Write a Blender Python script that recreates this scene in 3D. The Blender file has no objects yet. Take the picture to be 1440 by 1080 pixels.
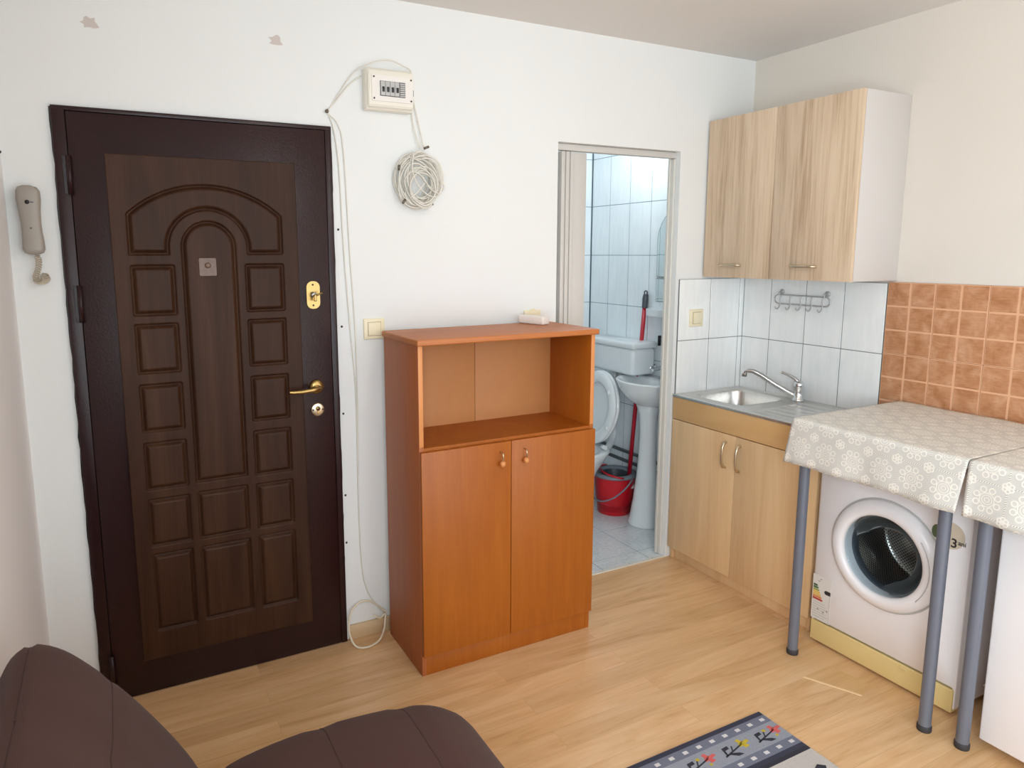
import bpy, bmesh, math, random
from mathutils import Vector, Matrix
random.seed(7)
SC = bpy.context.scene
COL = SC.collection
PI = math.pi

# ------------------------------------------------------------ camera, world, light
def make_camera():
    cx, cy, cz = -2.9633, -2.6470, 1.5818
    yaw, pitch, roll = math.radians(27.2708), math.radians(-8.6224), math.radians(-0.2042)
    f = 988.5337
    fwd = Vector((math.sin(yaw)*math.cos(pitch), math.cos(yaw)*math.cos(pitch), math.sin(pitch)))
    right = Vector((math.cos(yaw), -math.sin(yaw), 0))
    up = right.cross(fwd)
    r2 = right*math.cos(roll) + up*math.sin(roll)
    u2 = -right*math.sin(roll) + up*math.cos(roll)
    cd = bpy.data.cameras.new('camera')
    cam = bpy.data.objects.new('camera', cd)
    COL.objects.link(cam)
    m = Matrix((r2, u2, -fwd)).transposed().to_4x4()
    m.translation = Vector((cx, cy, cz))
    cam.matrix_world = m
    cd.sensor_fit = 'HORIZONTAL'
    cd.sensor_width = 36.0
    cd.lens = f/1440*36.0
    cd.shift_x = 53.4902/1440
    cd.shift_y = -34.9133/1440
    cd.clip_start = 0.02
    SC.camera = cam
make_camera()

SC.view_settings.view_transform = 'Standard'
SC.view_settings.look = 'None'
SC.view_settings.gamma = 1
SC.view_settings.use_curve_mapping = False
SC.view_settings.exposure = -0.34
try:
    SC.cycles.max_bounces = 10
    SC.cycles.diffuse_bounces = 6
    SC.cycles.glossy_bounces = 4
    SC.cycles.transmission_bounces = 6
    SC.cycles.caustics_reflective = False
    SC.cycles.caustics_refractive = False
    SC.cycles.sample_clamp_indirect = 4
except Exception:
    pass

W = bpy.data.worlds.new('world')
SC.world = W
W.use_nodes = True
W.node_tree.nodes['Background'].inputs[0].default_value = (0.80, 0.90, 1.0, 1)
W.node_tree.nodes['Background'].inputs[1].default_value = 1.4

LAMP = (-1.78, -1.60, 2.40)          # room ceiling lamp
LAMP_POWER = 9.5
BATH_POWER = 8.5
WINDOW_POWER = 92
REAR_FILL_POWER = 38

def lamp(name, loc, power, color, r):
    l = bpy.data.lights.new(name, 'POINT'); l.energy = power; l.color = color
    l.shadow_soft_size = r
    o = bpy.data.objects.new(name, l); COL.objects.link(o); o.location = loc
    return o
def area(name, loc, rot, sx, sy, power, color):
    l = bpy.data.lights.new(name, 'AREA'); l.shape = 'RECTANGLE'; l.size = sx; l.size_y = sy
    l.energy = power; l.color = color
    o = bpy.data.objects.new(name, l); COL.objects.link(o); o.location = loc; o.rotation_euler = rot
    return o
lamp('room_lamp_light', (LAMP[0], LAMP[1], 2.34), LAMP_POWER, (1.0, 0.985, 0.96), 0.05)
lamp('bathroom_lamp_light', (-0.44, 0.52, 2.25), BATH_POWER, (0.90, 0.96, 1.0), 0.05)
# daylight coming in through the window of the left wall, behind the viewer
area('window_daylight', (-3.250, -3.36, 1.50), (0, -PI/2, 0), 1.3, 1.1, WINDOW_POWER, (0.84, 0.935, 1.0))
# added fill from an unseen rear opening, shifted to brighten the left wall
area('rear_fill_daylight', (-1.4, -4.02, 1.10), (-PI/2, 0, PI), 2.2, 1.9, REAR_FILL_POWER, (0.84, 0.935, 1.0))

# ------------------------------------------------------------ material helpers
def s2l(c):
    return tuple(((v/255)/12.92 if v/255 <= 0.04045 else ((v/255+0.055)/1.055)**2.4) for v in c) + (1,)
class NT:
    def __init__(s, name):
        s.m = bpy.data.materials.new(name); s.m.use_nodes = True
        s.t = s.m.node_tree; s.b = s.t.nodes['Principled BSDF']
    def n(s, typ, **kw):
        nd = s.t.nodes.new(typ)
        for k, v in kw.items():
            if k.startswith('i_'):
                key = k[2:]
                key = int(key) if key.isdigit() else key.replace('_', ' ')
                if hasattr(v, 'is_linked') or isinstance(v, bpy.types.NodeSocket): s.t.links.new(v, nd.inputs[key])
                else: nd.inputs[key].default_value = v
            else: setattr(nd, k, v)
        return nd
    def l(s, a, b): s.t.links.new(a, b)
    def math(s, op, a, b=None, c=None):
        nd = s.t.nodes.new('ShaderNodeMath'); nd.operation = op
        for i, v in enumerate((a, b, c)):
            if v is None: continue
            if isinstance(v, bpy.types.NodeSocket): s.t.links.new(v, nd.inputs[i])
            else: nd.inputs[i].default_value = v
        return nd.outputs[0]
    def ramp(s, fac, stops):
        nd = s.t.nodes.new('ShaderNodeValToRGB'); s.t.links.new(fac, nd.inputs[0])
        e = nd.color_ramp.elements
        e[0].position, e[0].color = stops[0]; e[1].position, e[1].color = stops[-1]
        for p, c in stops[1:-1]:
            x = e.new(p); x.color = c
        return nd.outputs[0]
    def mix(s, fac, a, b, mode='MIX'):
        nd = s.t.nodes.new('ShaderNodeMix'); nd.data_type = 'RGBA'; nd.blend_type = mode
        for i, v in ((0, fac), (6, a), (7, b)):
            if isinstance(v, bpy.types.NodeSocket): s.t.links.new(v, nd.inputs[i])
            else: nd.inputs[i].default_value = v
        return nd.outputs[2]
    def coord(s, scale=(1, 1, 1), rot=(0, 0, 0), kind='Object'):
        tc = s.n('ShaderNodeTexCoord'); mp = s.n('ShaderNodeMapping')
        mp.inputs['Scale'].default_value = scale; mp.inputs['Rotation'].default_value = rot
        s.l(tc.outputs[kind], mp.inputs[0]); return mp.outputs[0]
    def noise(s, vec, scale, detail=4, rough=0.5, dist=0):
        nd = s.n('ShaderNodeTexNoise'); s.l(vec, nd.inputs['Vector'])
        nd.inputs['Scale'].default_value = scale; nd.inputs['Detail'].default_value = detail
        nd.inputs['Roughness'].default_value = rough; nd.inputs['Distortion'].default_value = dist
        return nd.outputs[0]
    def bump(s, h, strength=0.2, dist=0.01):
        nd = s.n('ShaderNodeBump'); nd.inputs['Strength'].default_value = strength
        nd.inputs['Distance'].default_value = dist; s.l(h, nd.inputs['Height'])
        s.l(nd.outputs[0], s.b.inputs['Normal'])
    def base(s, c):
        if isinstance(c, bpy.types.NodeSocket): s.l(c, s.b.inputs['Base Color'])
        else: s.b.inputs['Base Color'].default_value = c
    def set(s, **k):
        for a, v in k.items(): s.b.inputs[a.replace('_', ' ')].default_value = v
        return s
def plain(name, rgb, rough=0.5, metal=0, spec=0.5, var=0.0, scale=8, bump=0, coat=0):
    t = NT(name); c = s2l(rgb); t.set(Roughness=rough, Metallic=metal)
    t.b.inputs['Specular IOR Level'].default_value = spec
    t.b.inputs['Coat Weight'].default_value = coat
    v = t.coord()
    nz = t.noise(v, scale, 4)
    k = 1-var
    t.base(t.mix(nz, tuple(x*k for x in c[:3])+(1,), tuple(min(1, x*(1+var)) for x in c[:3])+(1,)))
    if bump: t.bump(t.noise(v, scale*12, 3), bump, 0.002)
    return t.m
def wood(name, dark, mid, light, axis='z', freq=1.0, rough=0.4, streak=0.5, coat=0.0, pores=0.3):
    """grain running along the given axis"""
    t = NT(name); t.set(Roughness=rough); t.b.inputs['Coat Weight'].default_value = coat
    st = {'x': (0.09, 1, 1), 'y': (1, 0.09, 1), 'z': (1, 1, 0.09)}[axis]
    v = t.coord(tuple(q*freq for q in st))
    n1 = t.noise(v, 9, 5, 0.6, 1.3)
    st2 = {'x': (0.03, 1, 1), 'y': (1, 0.03, 1), 'z': (1, 1, 0.03)}[axis]
    v2 = t.coord(tuple(q*freq for q in st2))
    n2 = t.noise(v2, 110, 3, 0.6)
    f = t.math('ADD', t.math('MULTIPLY', n1, 1-pores), t.math('MULTIPLY', n2, pores))
    lo, hi = 0.5-0.22/streak*0.5, 0.5+0.22/streak*0.5
    t.base(t.ramp(f, [(lo, s2l(dark)), (0.5, s2l(mid)), (hi, s2l(light))]))
    t.bump(n2, 0.06, 0.001)
    return t.m

M = {}
def build_materials():
    # painted plaster
    for nm, c in (('wall', (234, 236, 235)), ('wall_side', (222, 215, 205)), ('ceiling', (226, 222, 218)), ('wall_left', (240, 238, 238))):
        t = NT('plaster_'+nm); t.set(Roughness=0.75)
        v = t.coord(); a = s2l(c)
        n1 = t.noise(v, 1.3, 3); n2 = t.noise(v, 60, 5, 0.6)
        t.base(t.mix(n1, tuple(x*0.95 for x in a[:3])+(1,), tuple(min(1, x*1.03) for x in a[:3])+(1,)))
        t.bump(n2, 0.12, 0.002)
        M[nm] = t.m
    # laminate floor, boards along x
    t = NT('oak_laminate')
    t.set(Roughness=0.33)
    v = t.coord()
    br = t.n('ShaderNodeTexBrick', offset=0.37, offset_frequency=2)
    t.l(v, br.inputs['Vector'])
    br.inputs['Scale'].default_value = 1; br.inputs['Brick Width'].default_value = 1.28; br.inputs['Row Height'].default_value = 0.096
    br.inputs['Mortar Size'].default_value = 0.0007; br.inputs['Mortar Smooth'].default_value = 0.6; br.inputs['Bias'].default_value = 0
    br.inputs['Color1'].default_value = (0, 0, 0, 1); br.inputs['Color2'].default_value = (1, 1, 1, 1); br.inputs['Mortar'].default_value = (0.5, 0.5, 0.5, 1)
    sep = t.n('ShaderNodeSeparateColor'); t.l(br.outputs[0], sep.inputs[0])
    off = t.n('ShaderNodeCombineXYZ'); t.l(t.math('MULTIPLY', sep.outputs[0], 7.3), off.inputs[0]); t.l(t.math('MULTIPLY', sep.outputs[0], 3.1), off.inputs[2])
    vm = t.n('ShaderNodeVectorMath', operation='ADD'); t.l(t.coord((0.11, 1, 1)), vm.inputs[0]); t.l(off.outputs[0], vm.inputs[1])
    n1 = t.noise(vm.outputs[0], 11, 6, 0.62, 1.6)
    vm2 = t.n('ShaderNodeVectorMath', operation='ADD'); t.l(t.coord((0.05, 1, 1)), vm2.inputs[0]); t.l(off.outputs[0], vm2.inputs[1])
    n2 = t.noise(vm2.outputs[0], 120, 3, 0.6)
    f = t.math('ADD', t.math('MULTIPLY', n1, 0.78), t.math('MULTIPLY', n2, 0.22))
    c = t.ramp(f, [(0.30, s2l((190, 146, 100))), (0.44, s2l((212, 170, 122))), (0.55, s2l((220, 181, 135))), (0.70, s2l((228, 194, 152)))])
    tint = t.ramp(sep.outputs[0], [(0, (0.90, 0.885, 0.87, 1)), (1, (1.04, 1.03, 1.02, 1))])
    c = t.mix(1.0, c, tint, 'MULTIPLY')
    c = t.mix(t.math('MULTIPLY', br.outputs['Fac'], 0.35), c, s2l((120, 84, 52)))
    t.base(c); t.bump(n2, 0.05, 0.001)
    M['floor'] = t.m
    # ceramic
    def ceramic(name, a, b, rough=0.16):
        t = NT(name); t.set(Roughness=rough)
        v = t.coord((1, 1, 0.12)); n = t.noise(v, 55, 4, 0.6); n2 = t.noise(t.coord(), 5, 3)
        f = t.math('ADD', t.math('MULTIPLY', n, 0.6), t.math('MULTIPLY', n2, 0.4))
        t.base(t.ramp(f, [(0.35, s2l(a)), (0.65, s2l(b))]))
        return t.m
    M['tile_white'] = ceramic('white_glazed_tile', (238, 242, 241), (250, 251, 250))
    M['tile_bath'] = ceramic('bathroom_glazed_tile', (222, 231, 235), (234, 240, 243))
    M['tile_bath_floor'] = ceramic('bathroom_floor_tile', (196, 204, 208), (228, 232, 234), 0.22)
    M['grout_dark'] = plain('dark_grout', (112, 118, 120), 0.9)
    M['grout_bath'] = plain('blue_grey_grout', (110, 128, 138), 0.9)
    t = NT('terracotta_tile'); t.set(Roughness=0.35)
    v = t.coord(); n1 = t.noise(v, 14, 5, 0.6, 0.6); n2 = t.noise(t.coord((1, 1, 6)), 30, 4)
    f = t.math('ADD', t.math('MULTIPLY', n1, 0.75), t.math('MULTIPLY', n2, 0.25))
    t.base(t.ramp(f, [(0.36, s2l((172, 116, 76))), (0.5, s2l((192, 138, 100))), (0.66, s2l((208, 160, 126)))]))
    M['terracotta'] = t.m
    M['terracotta_groove'] = plain('terracotta_groove', (226, 176, 138), 0.45, var=0.05)
    M['terracotta_joint'] = plain('terracotta_joint', (140, 96, 66), 0.9)
    # woods
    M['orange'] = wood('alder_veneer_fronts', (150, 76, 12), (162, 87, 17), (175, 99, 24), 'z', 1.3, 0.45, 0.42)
    M['orange_side_glare'] = wood('alder_veneer_side_glare', (156, 84, 42), (168, 95, 51), (176, 104, 60), 'z', 1.3, 0.5, 0.42)  # pinkish glare on the left side is put into the veneer colour
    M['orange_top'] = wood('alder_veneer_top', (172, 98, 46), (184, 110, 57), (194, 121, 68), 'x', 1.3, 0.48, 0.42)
    M['orange_edge'] = plain('alder_edge_band', (214, 142, 84), 0.4, var=0.05)
    M['hardboard'] = plain('brown_hardboard_back', (186, 126, 74), 0.6, var=0.05, scale=20)
    M['beech'] = wood('beech_melamine', (212, 172, 126), (224, 188, 142), (232, 200, 156), 'z', 1.1, 0.42, 0.5, pores=0.2)
    M['beech_x'] = wood('beech_melamine_rail', (208, 164, 108), (216, 174, 118), (222, 183, 130), 'y', 1.1, 0.42, 0.5, pores=0.2)
    M['sonoma'] = wood('sonoma_oak', (168, 138, 108), (212, 188, 160), (226, 206, 180), 'z', 1.0, 0.5, 0.5, pores=0.42)
    M['beech_base'] = wood('baseboard_laminate', (188, 158, 118), (204, 176, 138), (216, 190, 152), 'x', 1.3, 0.45, 0.5)
    M['door_wood'] = wood('dark_walnut_foil', (44, 24, 13), (60, 36, 22), (76, 49, 31), 'z', 1.0, 0.46, 0.55, pores=0.2)
    M['door_wood'].node_tree.nodes['Principled BSDF'].inputs['Specular IOR Level'].default_value = 0.18
    t = NT('dark_brown_gloss_paint'); t.set(Roughness=0.26); t.b.inputs['Specular IOR Level'].default_value = 0.35
    v = t.coord(); n = t.noise(v, 150, 4, 0.65)
    t.base(t.mix(t.noise(v, 3, 3), s2l((34, 15, 17)), s2l((44, 21, 22)))); t.bump(n, 0.35, 0.002)
    M['door_paint'] = t.m
    M['door_gap'] = plain('door_gap_black', (22, 14, 14), 0.8)
    M['plinth_paint'] = plain('sill_paint', (60, 40, 38), 0.4)
    # metals
    M['brass'] = plain('polished_brass', (176, 146, 92), 0.28, 1.0, var=0.05)
    M['chrome'] = plain('chrome', (214, 216, 218), 0.12, 1.0)
    t = NT('brushed_steel'); t.set(Roughness=0.3, Metallic=1.0)
    n = t.noise(t.coord((1, 12, 1)), 60, 4)
    t.base(t.ramp(n, [(0.3, s2l((206, 204, 200))), (0.7, s2l((230, 228, 224)))])); t.bump(n, 0.05, 0.001)
    M['steel'] = t.m
    M['nickel'] = plain('satin_nickel', (188, 182, 172), 0.3, 1.0)
    M['nickel_light'] = plain('satin_pull', (212, 196, 170), 0.28, 1.0)
    M['leg_grey'] = plain('grey_painted_steel', (112, 117, 130), 0.38, 0.2)
    M['wire_grey'] = plain('grey_coated_wire', (186, 186, 188), 0.4, 0.5)
    M['plug_metal'] = plain('dull_plug_metal', (120, 112, 100), 0.4, 0.8)
    # plastics
    M['white_gloss'] = plain('white_enamel', (242, 240, 242), 0.25, var=0.01)
    M['white_laminate'] = plain('white_laminate', (204, 199, 195), 0.4, var=0.01)
    M['white_plastic'] = plain('white_plastic', (236, 232, 226), 0.35, var=0.01)
    M['fold_plastic'] = plain('folding_door_pvc', (206, 203, 198), 0.45, var=0.02)
    M['jamb'] = plain('jamb_paint', (216, 214, 206), 0.55, var=0.03)
    M['cream'] = plain('cream_plastic', (236, 231, 218), 0.3, var=0.01)
    M['ivory'] = plain('ivory_plastic', (240, 230, 198), 0.4, var=0.01)
    M['yellowed'] = plain('yellowed_plastic', (226, 202, 140), 0.4, var=0.06, scale=4)
    M['cable'] = plain('white_cable', (222, 218, 208), 0.45)
    M['cable_beige'] = plain('beige_cable', (224, 213, 190), 0.45)
    M['phone_grey'] = plain('warm_grey_plastic', (158, 150, 140), 0.38)
    M['cord'] = plain('phone_cord', (192, 180, 160), 0.5)
    M['black'] = plain('black_plastic', (28, 28, 30), 0.4)
    M['rubber'] = plain('dark_rubber', (52, 50, 52), 0.7)
    M['darkgrey'] = plain('dark_grey_plastic', (70, 74, 80), 0.4)
    M['grey_panel'] = plain('light_grey_plastic', (190, 190, 188), 0.4)
    M['paper'] = plain('off_white_paper', (222, 218, 212), 0.6, var=0.03, scale=60)
    M['red'] = plain('red_plastic', (196, 22, 34), 0.3, var=0.05)
    M['red_stick'] = plain('red_handle', (178, 26, 44), 0.35)
    M['bucket_grey'] = plain('blue_grey_plastic', (118, 130, 138), 0.35)
    M['porcelain'] = plain('white_porcelain', (226, 231, 233), 0.08, var=0.01)
    M['pipe'] = plain('dark_pipe', (88, 92, 94), 0.5)
    M['mirror'] = plain('mirror_silver', (226, 236, 236), 0.03, 1.0)
    M['mirror_edge'] = plain('mirror_edge', (120, 134, 134), 0.3)
    M['nail'] = plain('rusty_nail', (50, 40, 36), 0.6)
    M['patch'] = plain('plaster_patch', (206, 196, 190), 0.8, var=0.05, scale=40)
    M['floor_patch'] = wood('pale_laminate_chip', (196, 152, 98), (210, 168, 116), (222, 184, 134), 'x', 1.2, 0.35, 0.5)
    M['chip_edge'] = plain('pale_chip_edge', (236, 206, 162), 0.5)
    M['ivory_gap_shade'] = plain('ivory_shadow_gap', (150, 138, 110), 0.6)
    t = NT('peephole_sticker'); t.set(Roughness=0.3); t.base(t.mix(t.noise(t.coord(), 60, 3), s2l((84, 58, 44)), s2l((124, 96, 76)))); M['tape'] = t.m
    # fabrics
    t = NT('brown_sofa_fabric'); t.set(Roughness=0.9); t.b.inputs['Sheen Weight'].default_value = 0.06
    v = t.coord(); w1 = t.n('ShaderNodeTexWave', wave_type='BANDS', bands_direction='X'); w1.inputs['Scale'].default_value = 420; t.l(v, w1.inputs[0])
    w2 = t.n('ShaderNodeTexWave', wave_type='BANDS', bands_direction='Y'); w2.inputs['Scale'].default_value = 420; t.l(v, w2.inputs[0])
    wv = t.math('MULTIPLY', w1.outputs[1], w2.outputs[1])
    n = t.noise(v, 4, 4)
    t.base(t.mix(n, s2l((62, 33, 26)), s2l((72, 41, 33)))); t.bump(wv, 0.12, 0.001)
    M['sofa'] = t.m
    M['sofa_seam'] = plain('brown_seam', (62, 40, 36), 0.9)
    for nm, c in (('rug_navy', (50, 52, 68)), ('rug_mid', (108, 112, 128)), ('rug_light', (142, 146, 156)), ('rug_grey', (186, 180, 174)), ('rug_white', (206, 204, 204)),
                  ('rug_red', (206, 96, 92)), ('rug_yellow', (190, 168, 50)), ('rug_black', (44, 44, 54))):
        t = NT('carpet_'+nm[4:]); t.set(Roughness=0.95); v = t.coord(); n = t.noise(v, 160, 4, 0.7); a = s2l(c)
        t.base(t.mix(n, tuple(x*0.78 for x in a[:3])+(1,), tuple(min(1, x*1.22) for x in a[:3])+(1,))); t.bump(n, 0.3, 0.002)
        M[nm] = t.m
    M['lace'] = lace_material()
    M['drum'] = drum_material()
    # glass bowl of the washer door
    t = NT('door_glass'); t.set(Roughness=0.04); t.base((0.05, 0.06, 0.065, 1)); t.b.inputs['Specular IOR Level'].default_value = 0.9
    tr = t.n('ShaderNodeBsdfTransparent'); tr.inputs[0].default_value = (0.80, 0.88, 0.92, 1)
    fr = t.n('ShaderNodeFresnel'); fr.inputs[0].default_value = 1.4; mx = t.n('ShaderNodeMixShader')
    t.l(t.math('ADD', fr.outputs[0], 0.05), mx.inputs[0]); t.l(tr.outputs[0], mx.inputs[1]); t.l(t.b.outputs[0], mx.inputs[2])
    t.l(mx.outputs[0], t.t.nodes['Material Output'].inputs[0]); M['glass'] = t.m
    t = NT('lamp_glow'); t.base((1, 1, 1, 1)); t.b.inputs['Emission Color'].default_value = (1, 0.95, 0.88, 1); t.b.inputs['Emission Strength'].default_value = 4; M['glow'] = t.m
    for nm, c in (('label_green', (74, 104, 74)), ('label_lime', (160, 166, 90)), ('label_yellow', (226, 190, 84)), ('label_orange', (214, 140, 84)), ('label_red', (184, 64, 52)),
                  ('label_dark', (52, 48, 48)), ('label_grey', (160, 156, 152)), ('sticker_beige', (216, 204, 184)), ('leaf_green', (98, 116, 82))):
        M[nm] = plain(nm, c, 0.5, var=0.03)

def lace_material():
    t = NT('lace_print_vinyl'); t.set(Roughness=0.5)
    uv = t.n('ShaderNodeUVMap'); sep = t.n('ShaderNodeSeparateXYZ'); t.l(uv.outputs[0], sep.inputs[0])
    P = 0.102
    def cell(o, off):   # centred periodic coordinate in metres
        a = t.math('ADD', t.math('DIVIDE', o, P), off)
        return t.math('MULTIPLY', t.math('SUBTRACT', t.math('FRACT', a), 0.5), P)
    def ring(d, r, w):  # 1 near |d-r|<w
        return t.math('SUBTRACT', 1.0, t.math('SMOOTH_MIN', 1.0, t.math('DIVIDE', t.math('ABSOLUTE', t.math('SUBTRACT', d, r)), w), 0.3))
    def polar(u, v):
        r = t.math('SQRT', t.math('ADD', t.math('MULTIPLY', u, u), t.math('MULTIPLY', v, v)))
        return r, t.math('ARCTAN2', v, u)
    def petals(r, th, n, R, pr, w):
        k = 2*PI/n
        a = t.math('MULTIPLY', t.math('SUBTRACT', t.math('FRACT', t.math('ADD', t.math('DIVIDE', th, k), 50.0)), 0.5), k)
        x = t.math('SUBTRACT', t.math('MULTIPLY', r, t.math('COSINE', a)), R)
        y = t.math('MULTIPLY', r, t.math('SINE', a))
        d = t.math('SQRT', t.math('ADD', t.math('MULTIPLY', x, x), t.math('MULTIPLY', y, y)))
        return ring(d, pr, w)
    U, V = sep.outputs[0], sep.outputs[1]
    u1, v1 = cell(U, 0.0), cell(V, 0.0)
    r1, th1 = polar(u1, v1)
    parts = [ring(r1, 0.0065, 0.0018), ring(r1, 0.0140, 0.0018), petals(r1, th1, 8, 0.0315, 0.0080, 0.0026), ring(r1, 0.0205, 0.0018)]
    u2, v2 = cell(U, 0.5), cell(V, 0.5)
    r2, th2 = polar(u2, v2)
    parts += [petals(r2, th2, 6, 0.0105, 0.0055, 0.0028), ring(r2, 0.002, 0.002)]
    m = parts[0]
    for q in parts[1:]: m = t.math('MAXIMUM', m, q)
    # dotted connecting lines
    dots = t.math('GREATER_THAN', t.math('SINE', t.math('MULTIPLY', t.math('ADD', U, V), 900.0)), 0.0)
    ln = t.math('MAXIMUM', t.math('LESS_THAN', t.math('ABSOLUTE', u2), 0.0018), t.math('LESS_THAN', t.math('ABSOLUTE', v2), 0.0018))
    ln2 = t.math('MULTIPLY', ln, t.math('GREATER_THAN', r2, 0.018))
    white_line = t.math('MULTIPLY', ln2, dots); dark_line = t.math('MULTIPLY', ln2, t.math('SUBTRACT', 1.0, dots))
    m = t.math('MAXIMUM', t.math('MAXIMUM', m, 0.0), white_line)
    net = t.math('MULTIPLY', t.math('SINE', t.math('MULTIPLY', U, 3000.0)), t.math('SINE', t.math('MULTIPLY', V, 3000.0)))
    base = t.mix(t.math('ADD', t.math('MULTIPLY', net, 0.3), 0.5), s2l((200, 198, 192)), s2l((216, 214, 208)))
    base = t.mix(t.math('MULTIPLY', dark_line, 0.6), base, s2l((130, 128, 124)))
    c = t.mix(t.math('MINIMUM', m, 1.0), base, s2l((248, 243, 231)))
    t.base(c); t.bump(m, 0.5, 0.001)
    return t.m
def drum_material():
    t = NT('perforated_drum_steel'); t.set(Roughness=0.28, Metallic=1.0)
    uv = t.n('ShaderNodeUVMap'); mp = t.n('ShaderNodeMapping'); mp.inputs['Scale'].default_value = (1, 1, 1); t.l(uv.outputs[0], mp.inputs[0])
    sep = t.n('ShaderNodeSeparateXYZ'); t.l(mp.outputs[0], sep.inputs[0])
    p = 0.0135
    def c(o, off): return t.math('SUBTRACT', t.math('FRACT', t.math('ADD', t.math('DIVIDE', o, p), off)), 0.5)
    def hole(off):
        a, b = c(sep.outputs[0], off), c(sep.outputs[1], off)
        return t.math('LESS_THAN', t.math('SQRT', t.math('ADD', t.math('MULTIPLY', a, a), t.math('MULTIPLY', b, b))), 0.22)
    h = t.math('MAXIMUM', hole(0.0), hole(0.5))
    t.base(t.mix(h, s2l((176, 168, 158)), s2l((24, 20, 18)))); return t.m

# ------------------------------------------------------------ mesh helpers
def box(bm, x0, x1, y0, y1, z0, z1, bev=0.0, seg=2, mi=0):
    if x0 > x1: x0, x1 = x1, x0
    if y0 > y1: y0, y1 = y1, y0
    if z0 > z1: z0, z1 = z1, z0
    vs = [bm.verts.new((x, y, z)) for x in (x0, x1) for y in (y0, y1) for z in (z0, z1)]
    idx = [(0, 1, 3, 2), (4, 6, 7, 5), (0, 4, 5, 1), (2, 3, 7, 6), (0, 2, 6, 4), (1, 5, 7, 3)]
    fs = [bm.faces.new([vs[i] for i in f]) for f in idx]
    for f in fs: f.material_index = mi
    if bev > 0:
        es = list({e for f in fs for e in f.edges})
        bev = min(bev, (x1-x0)*0.49, (y1-y0)*0.49, (z1-z0)*0.49)
        r = bmesh.ops.bevel(bm, geom=es, offset=bev, segments=seg, profile=0.5, affect='EDGES', clamp_overlap=True)
        for f in r['faces']: f.material_index = mi
    return vs
def smooth_path(pts, n=6):
    P = [Vector(p) for p in pts]
    if len(P) < 3: return P
    out = []
    for i in range(len(P)-1):
        p0 = P[i-1] if i > 0 else P[i]*2-P[i+1]
        p1, p2 = P[i], P[i+1]
        p3 = P[i+2] if i+2 < len(P) else P[i+1]*2-P[i]
        for k in range(n):
            t = k/n
            out.append(0.5*((2*p1)+(-p0+p2)*t+(2*p0-5*p1+4*p2-p3)*t*t+(-p0+3*p1-3*p2+p3)*t**3))
    out.append(P[-1]); return out
def tube(bm, pts, r, seg=8, smooth=0, closed=False, mi=0, cap=True):
    P = smooth_path(pts, smooth) if smooth else [Vector(p) for p in pts]
    n = len(P); R = r if isinstance(r, (list, tuple)) else [r]*n
    if len(R) != n: R = [R[0]+(R[-1]-R[0])*i/(n-1) for i in range(n)]
    rings = []; prev = None
    for i, p in enumerate(P):
        if closed: d = P[(i+1) % n]-P[i-1]
        else: d = P[min(i+1, n-1)]-P[max(i-1, 0)]
        if d.length < 1e-9: d = Vector((0, 0, 1))
        d.normalize()
        if prev is None:
            a = Vector((0, 0, 1)) if abs(d.z) < 0.9 else Vector((1, 0, 0))
            u = d.cross(a).normalized()
        else:
            u = (prev-d*prev.dot(d))
            u = u.normalized() if u.length > 1e-6 else d.orthogonal().normalized()
        prev = u; v = d.cross(u)
        rings.append([bm.verts.new(p+(u*math.cos(2*PI*k/seg)+v*math.sin(2*PI*k/seg))*R[i]) for k in range(seg)])
    m = n if closed else n-1
    for i in range(m):
        a, b = rings[i], rings[(i+1) % n]
        for k in range(seg):
            f = bm.faces.new((a[k], a[(k+1) % seg], b[(k+1) % seg], b[k])); f.smooth = True; f.material_index = mi
    if cap and not closed:
        f = bm.faces.new(rings[0][::-1]); f.material_index = mi
        f = bm.faces.new(rings[-1]); f.material_index = mi
def lathe(bm, prof, origin=(0, 0, 0), axis='z', seg=32, sx=1, sy=1, a0=0, a1=2*PI, mi=0, mat=None):
    """prof: list of (radius, height) revolved about axis"""
    full = abs(a1-a0-2*PI) < 1e-6
    nn = seg if full else seg+1
    O = Vector(origin); rings = []
    for r, h in prof:
        ring = []
        for k in range(nn):
            a = a0+(a1-a0)*k/seg
            x, y = r*math.cos(a)*sx, r*math.sin(a)*sy
            p = {'z': Vector((x, y, h)), 'x': Vector((h, x, y)), 'y': Vector((x, h, y))}[axis]
            if mat: p = mat @ p
            ring.append(bm.verts.new(O+p))
        rings.append(ring)
    for i in range(len(rings)-1):
        for k in range(seg):
            k2 = (k+1) % nn
            if not full and k+1 >= nn: continue
            try:
                f = bm.faces.new((rings[i][k], rings[i][k2], rings[i+1][k2], rings[i+1][k])); f.smooth = True; f.material_index = mi
            except ValueError: pass
    return rings
def disc_caps(bm, rings, first=True, last=True):
    if first and len(rings[0]) > 2: bm.faces.new(rings[0])
    if last: bm.faces.new(rings[-1])
def prism(bm, poly, axis, a, b, mi=0):
    """extrude a 2-D polygon; axis 'x': poly=(y,z); 'y': (x,z); 'z': (x,y)"""
    def P(p, h): return {'x': (h, p[0], p[1]), 'y': (p[0], h, p[1]), 'z': (p[0], p[1], h)}[axis]
    A = [bm.verts.new(P(p, a)) for p in poly]; B = [bm.verts.new(P(p, b)) for p in poly]
    fs = [bm.faces.new(A), bm.faces.new(B[::-1])]
    n = len(poly)
    for i in range(n): fs.append(bm.faces.new((A[i], B[i], B[(i+1) % n], A[(i+1) % n])))
    for f in fs: f.material_index = mi
    return fs
def rrect(x0, x1, y0, y1, r, n=5):
    out = []
    for cx, cy, a in ((x1-r, y1-r, 0), (x0+r, y1-r, 90), (x0+r, y0+r, 180), (x1-r, y0+r, 270)):
        for k in range(n+1):
            t = math.radians(a+90*k/n); out.append((cx+r*math.cos(t), cy+r*math.sin(t)))
    return out
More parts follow.
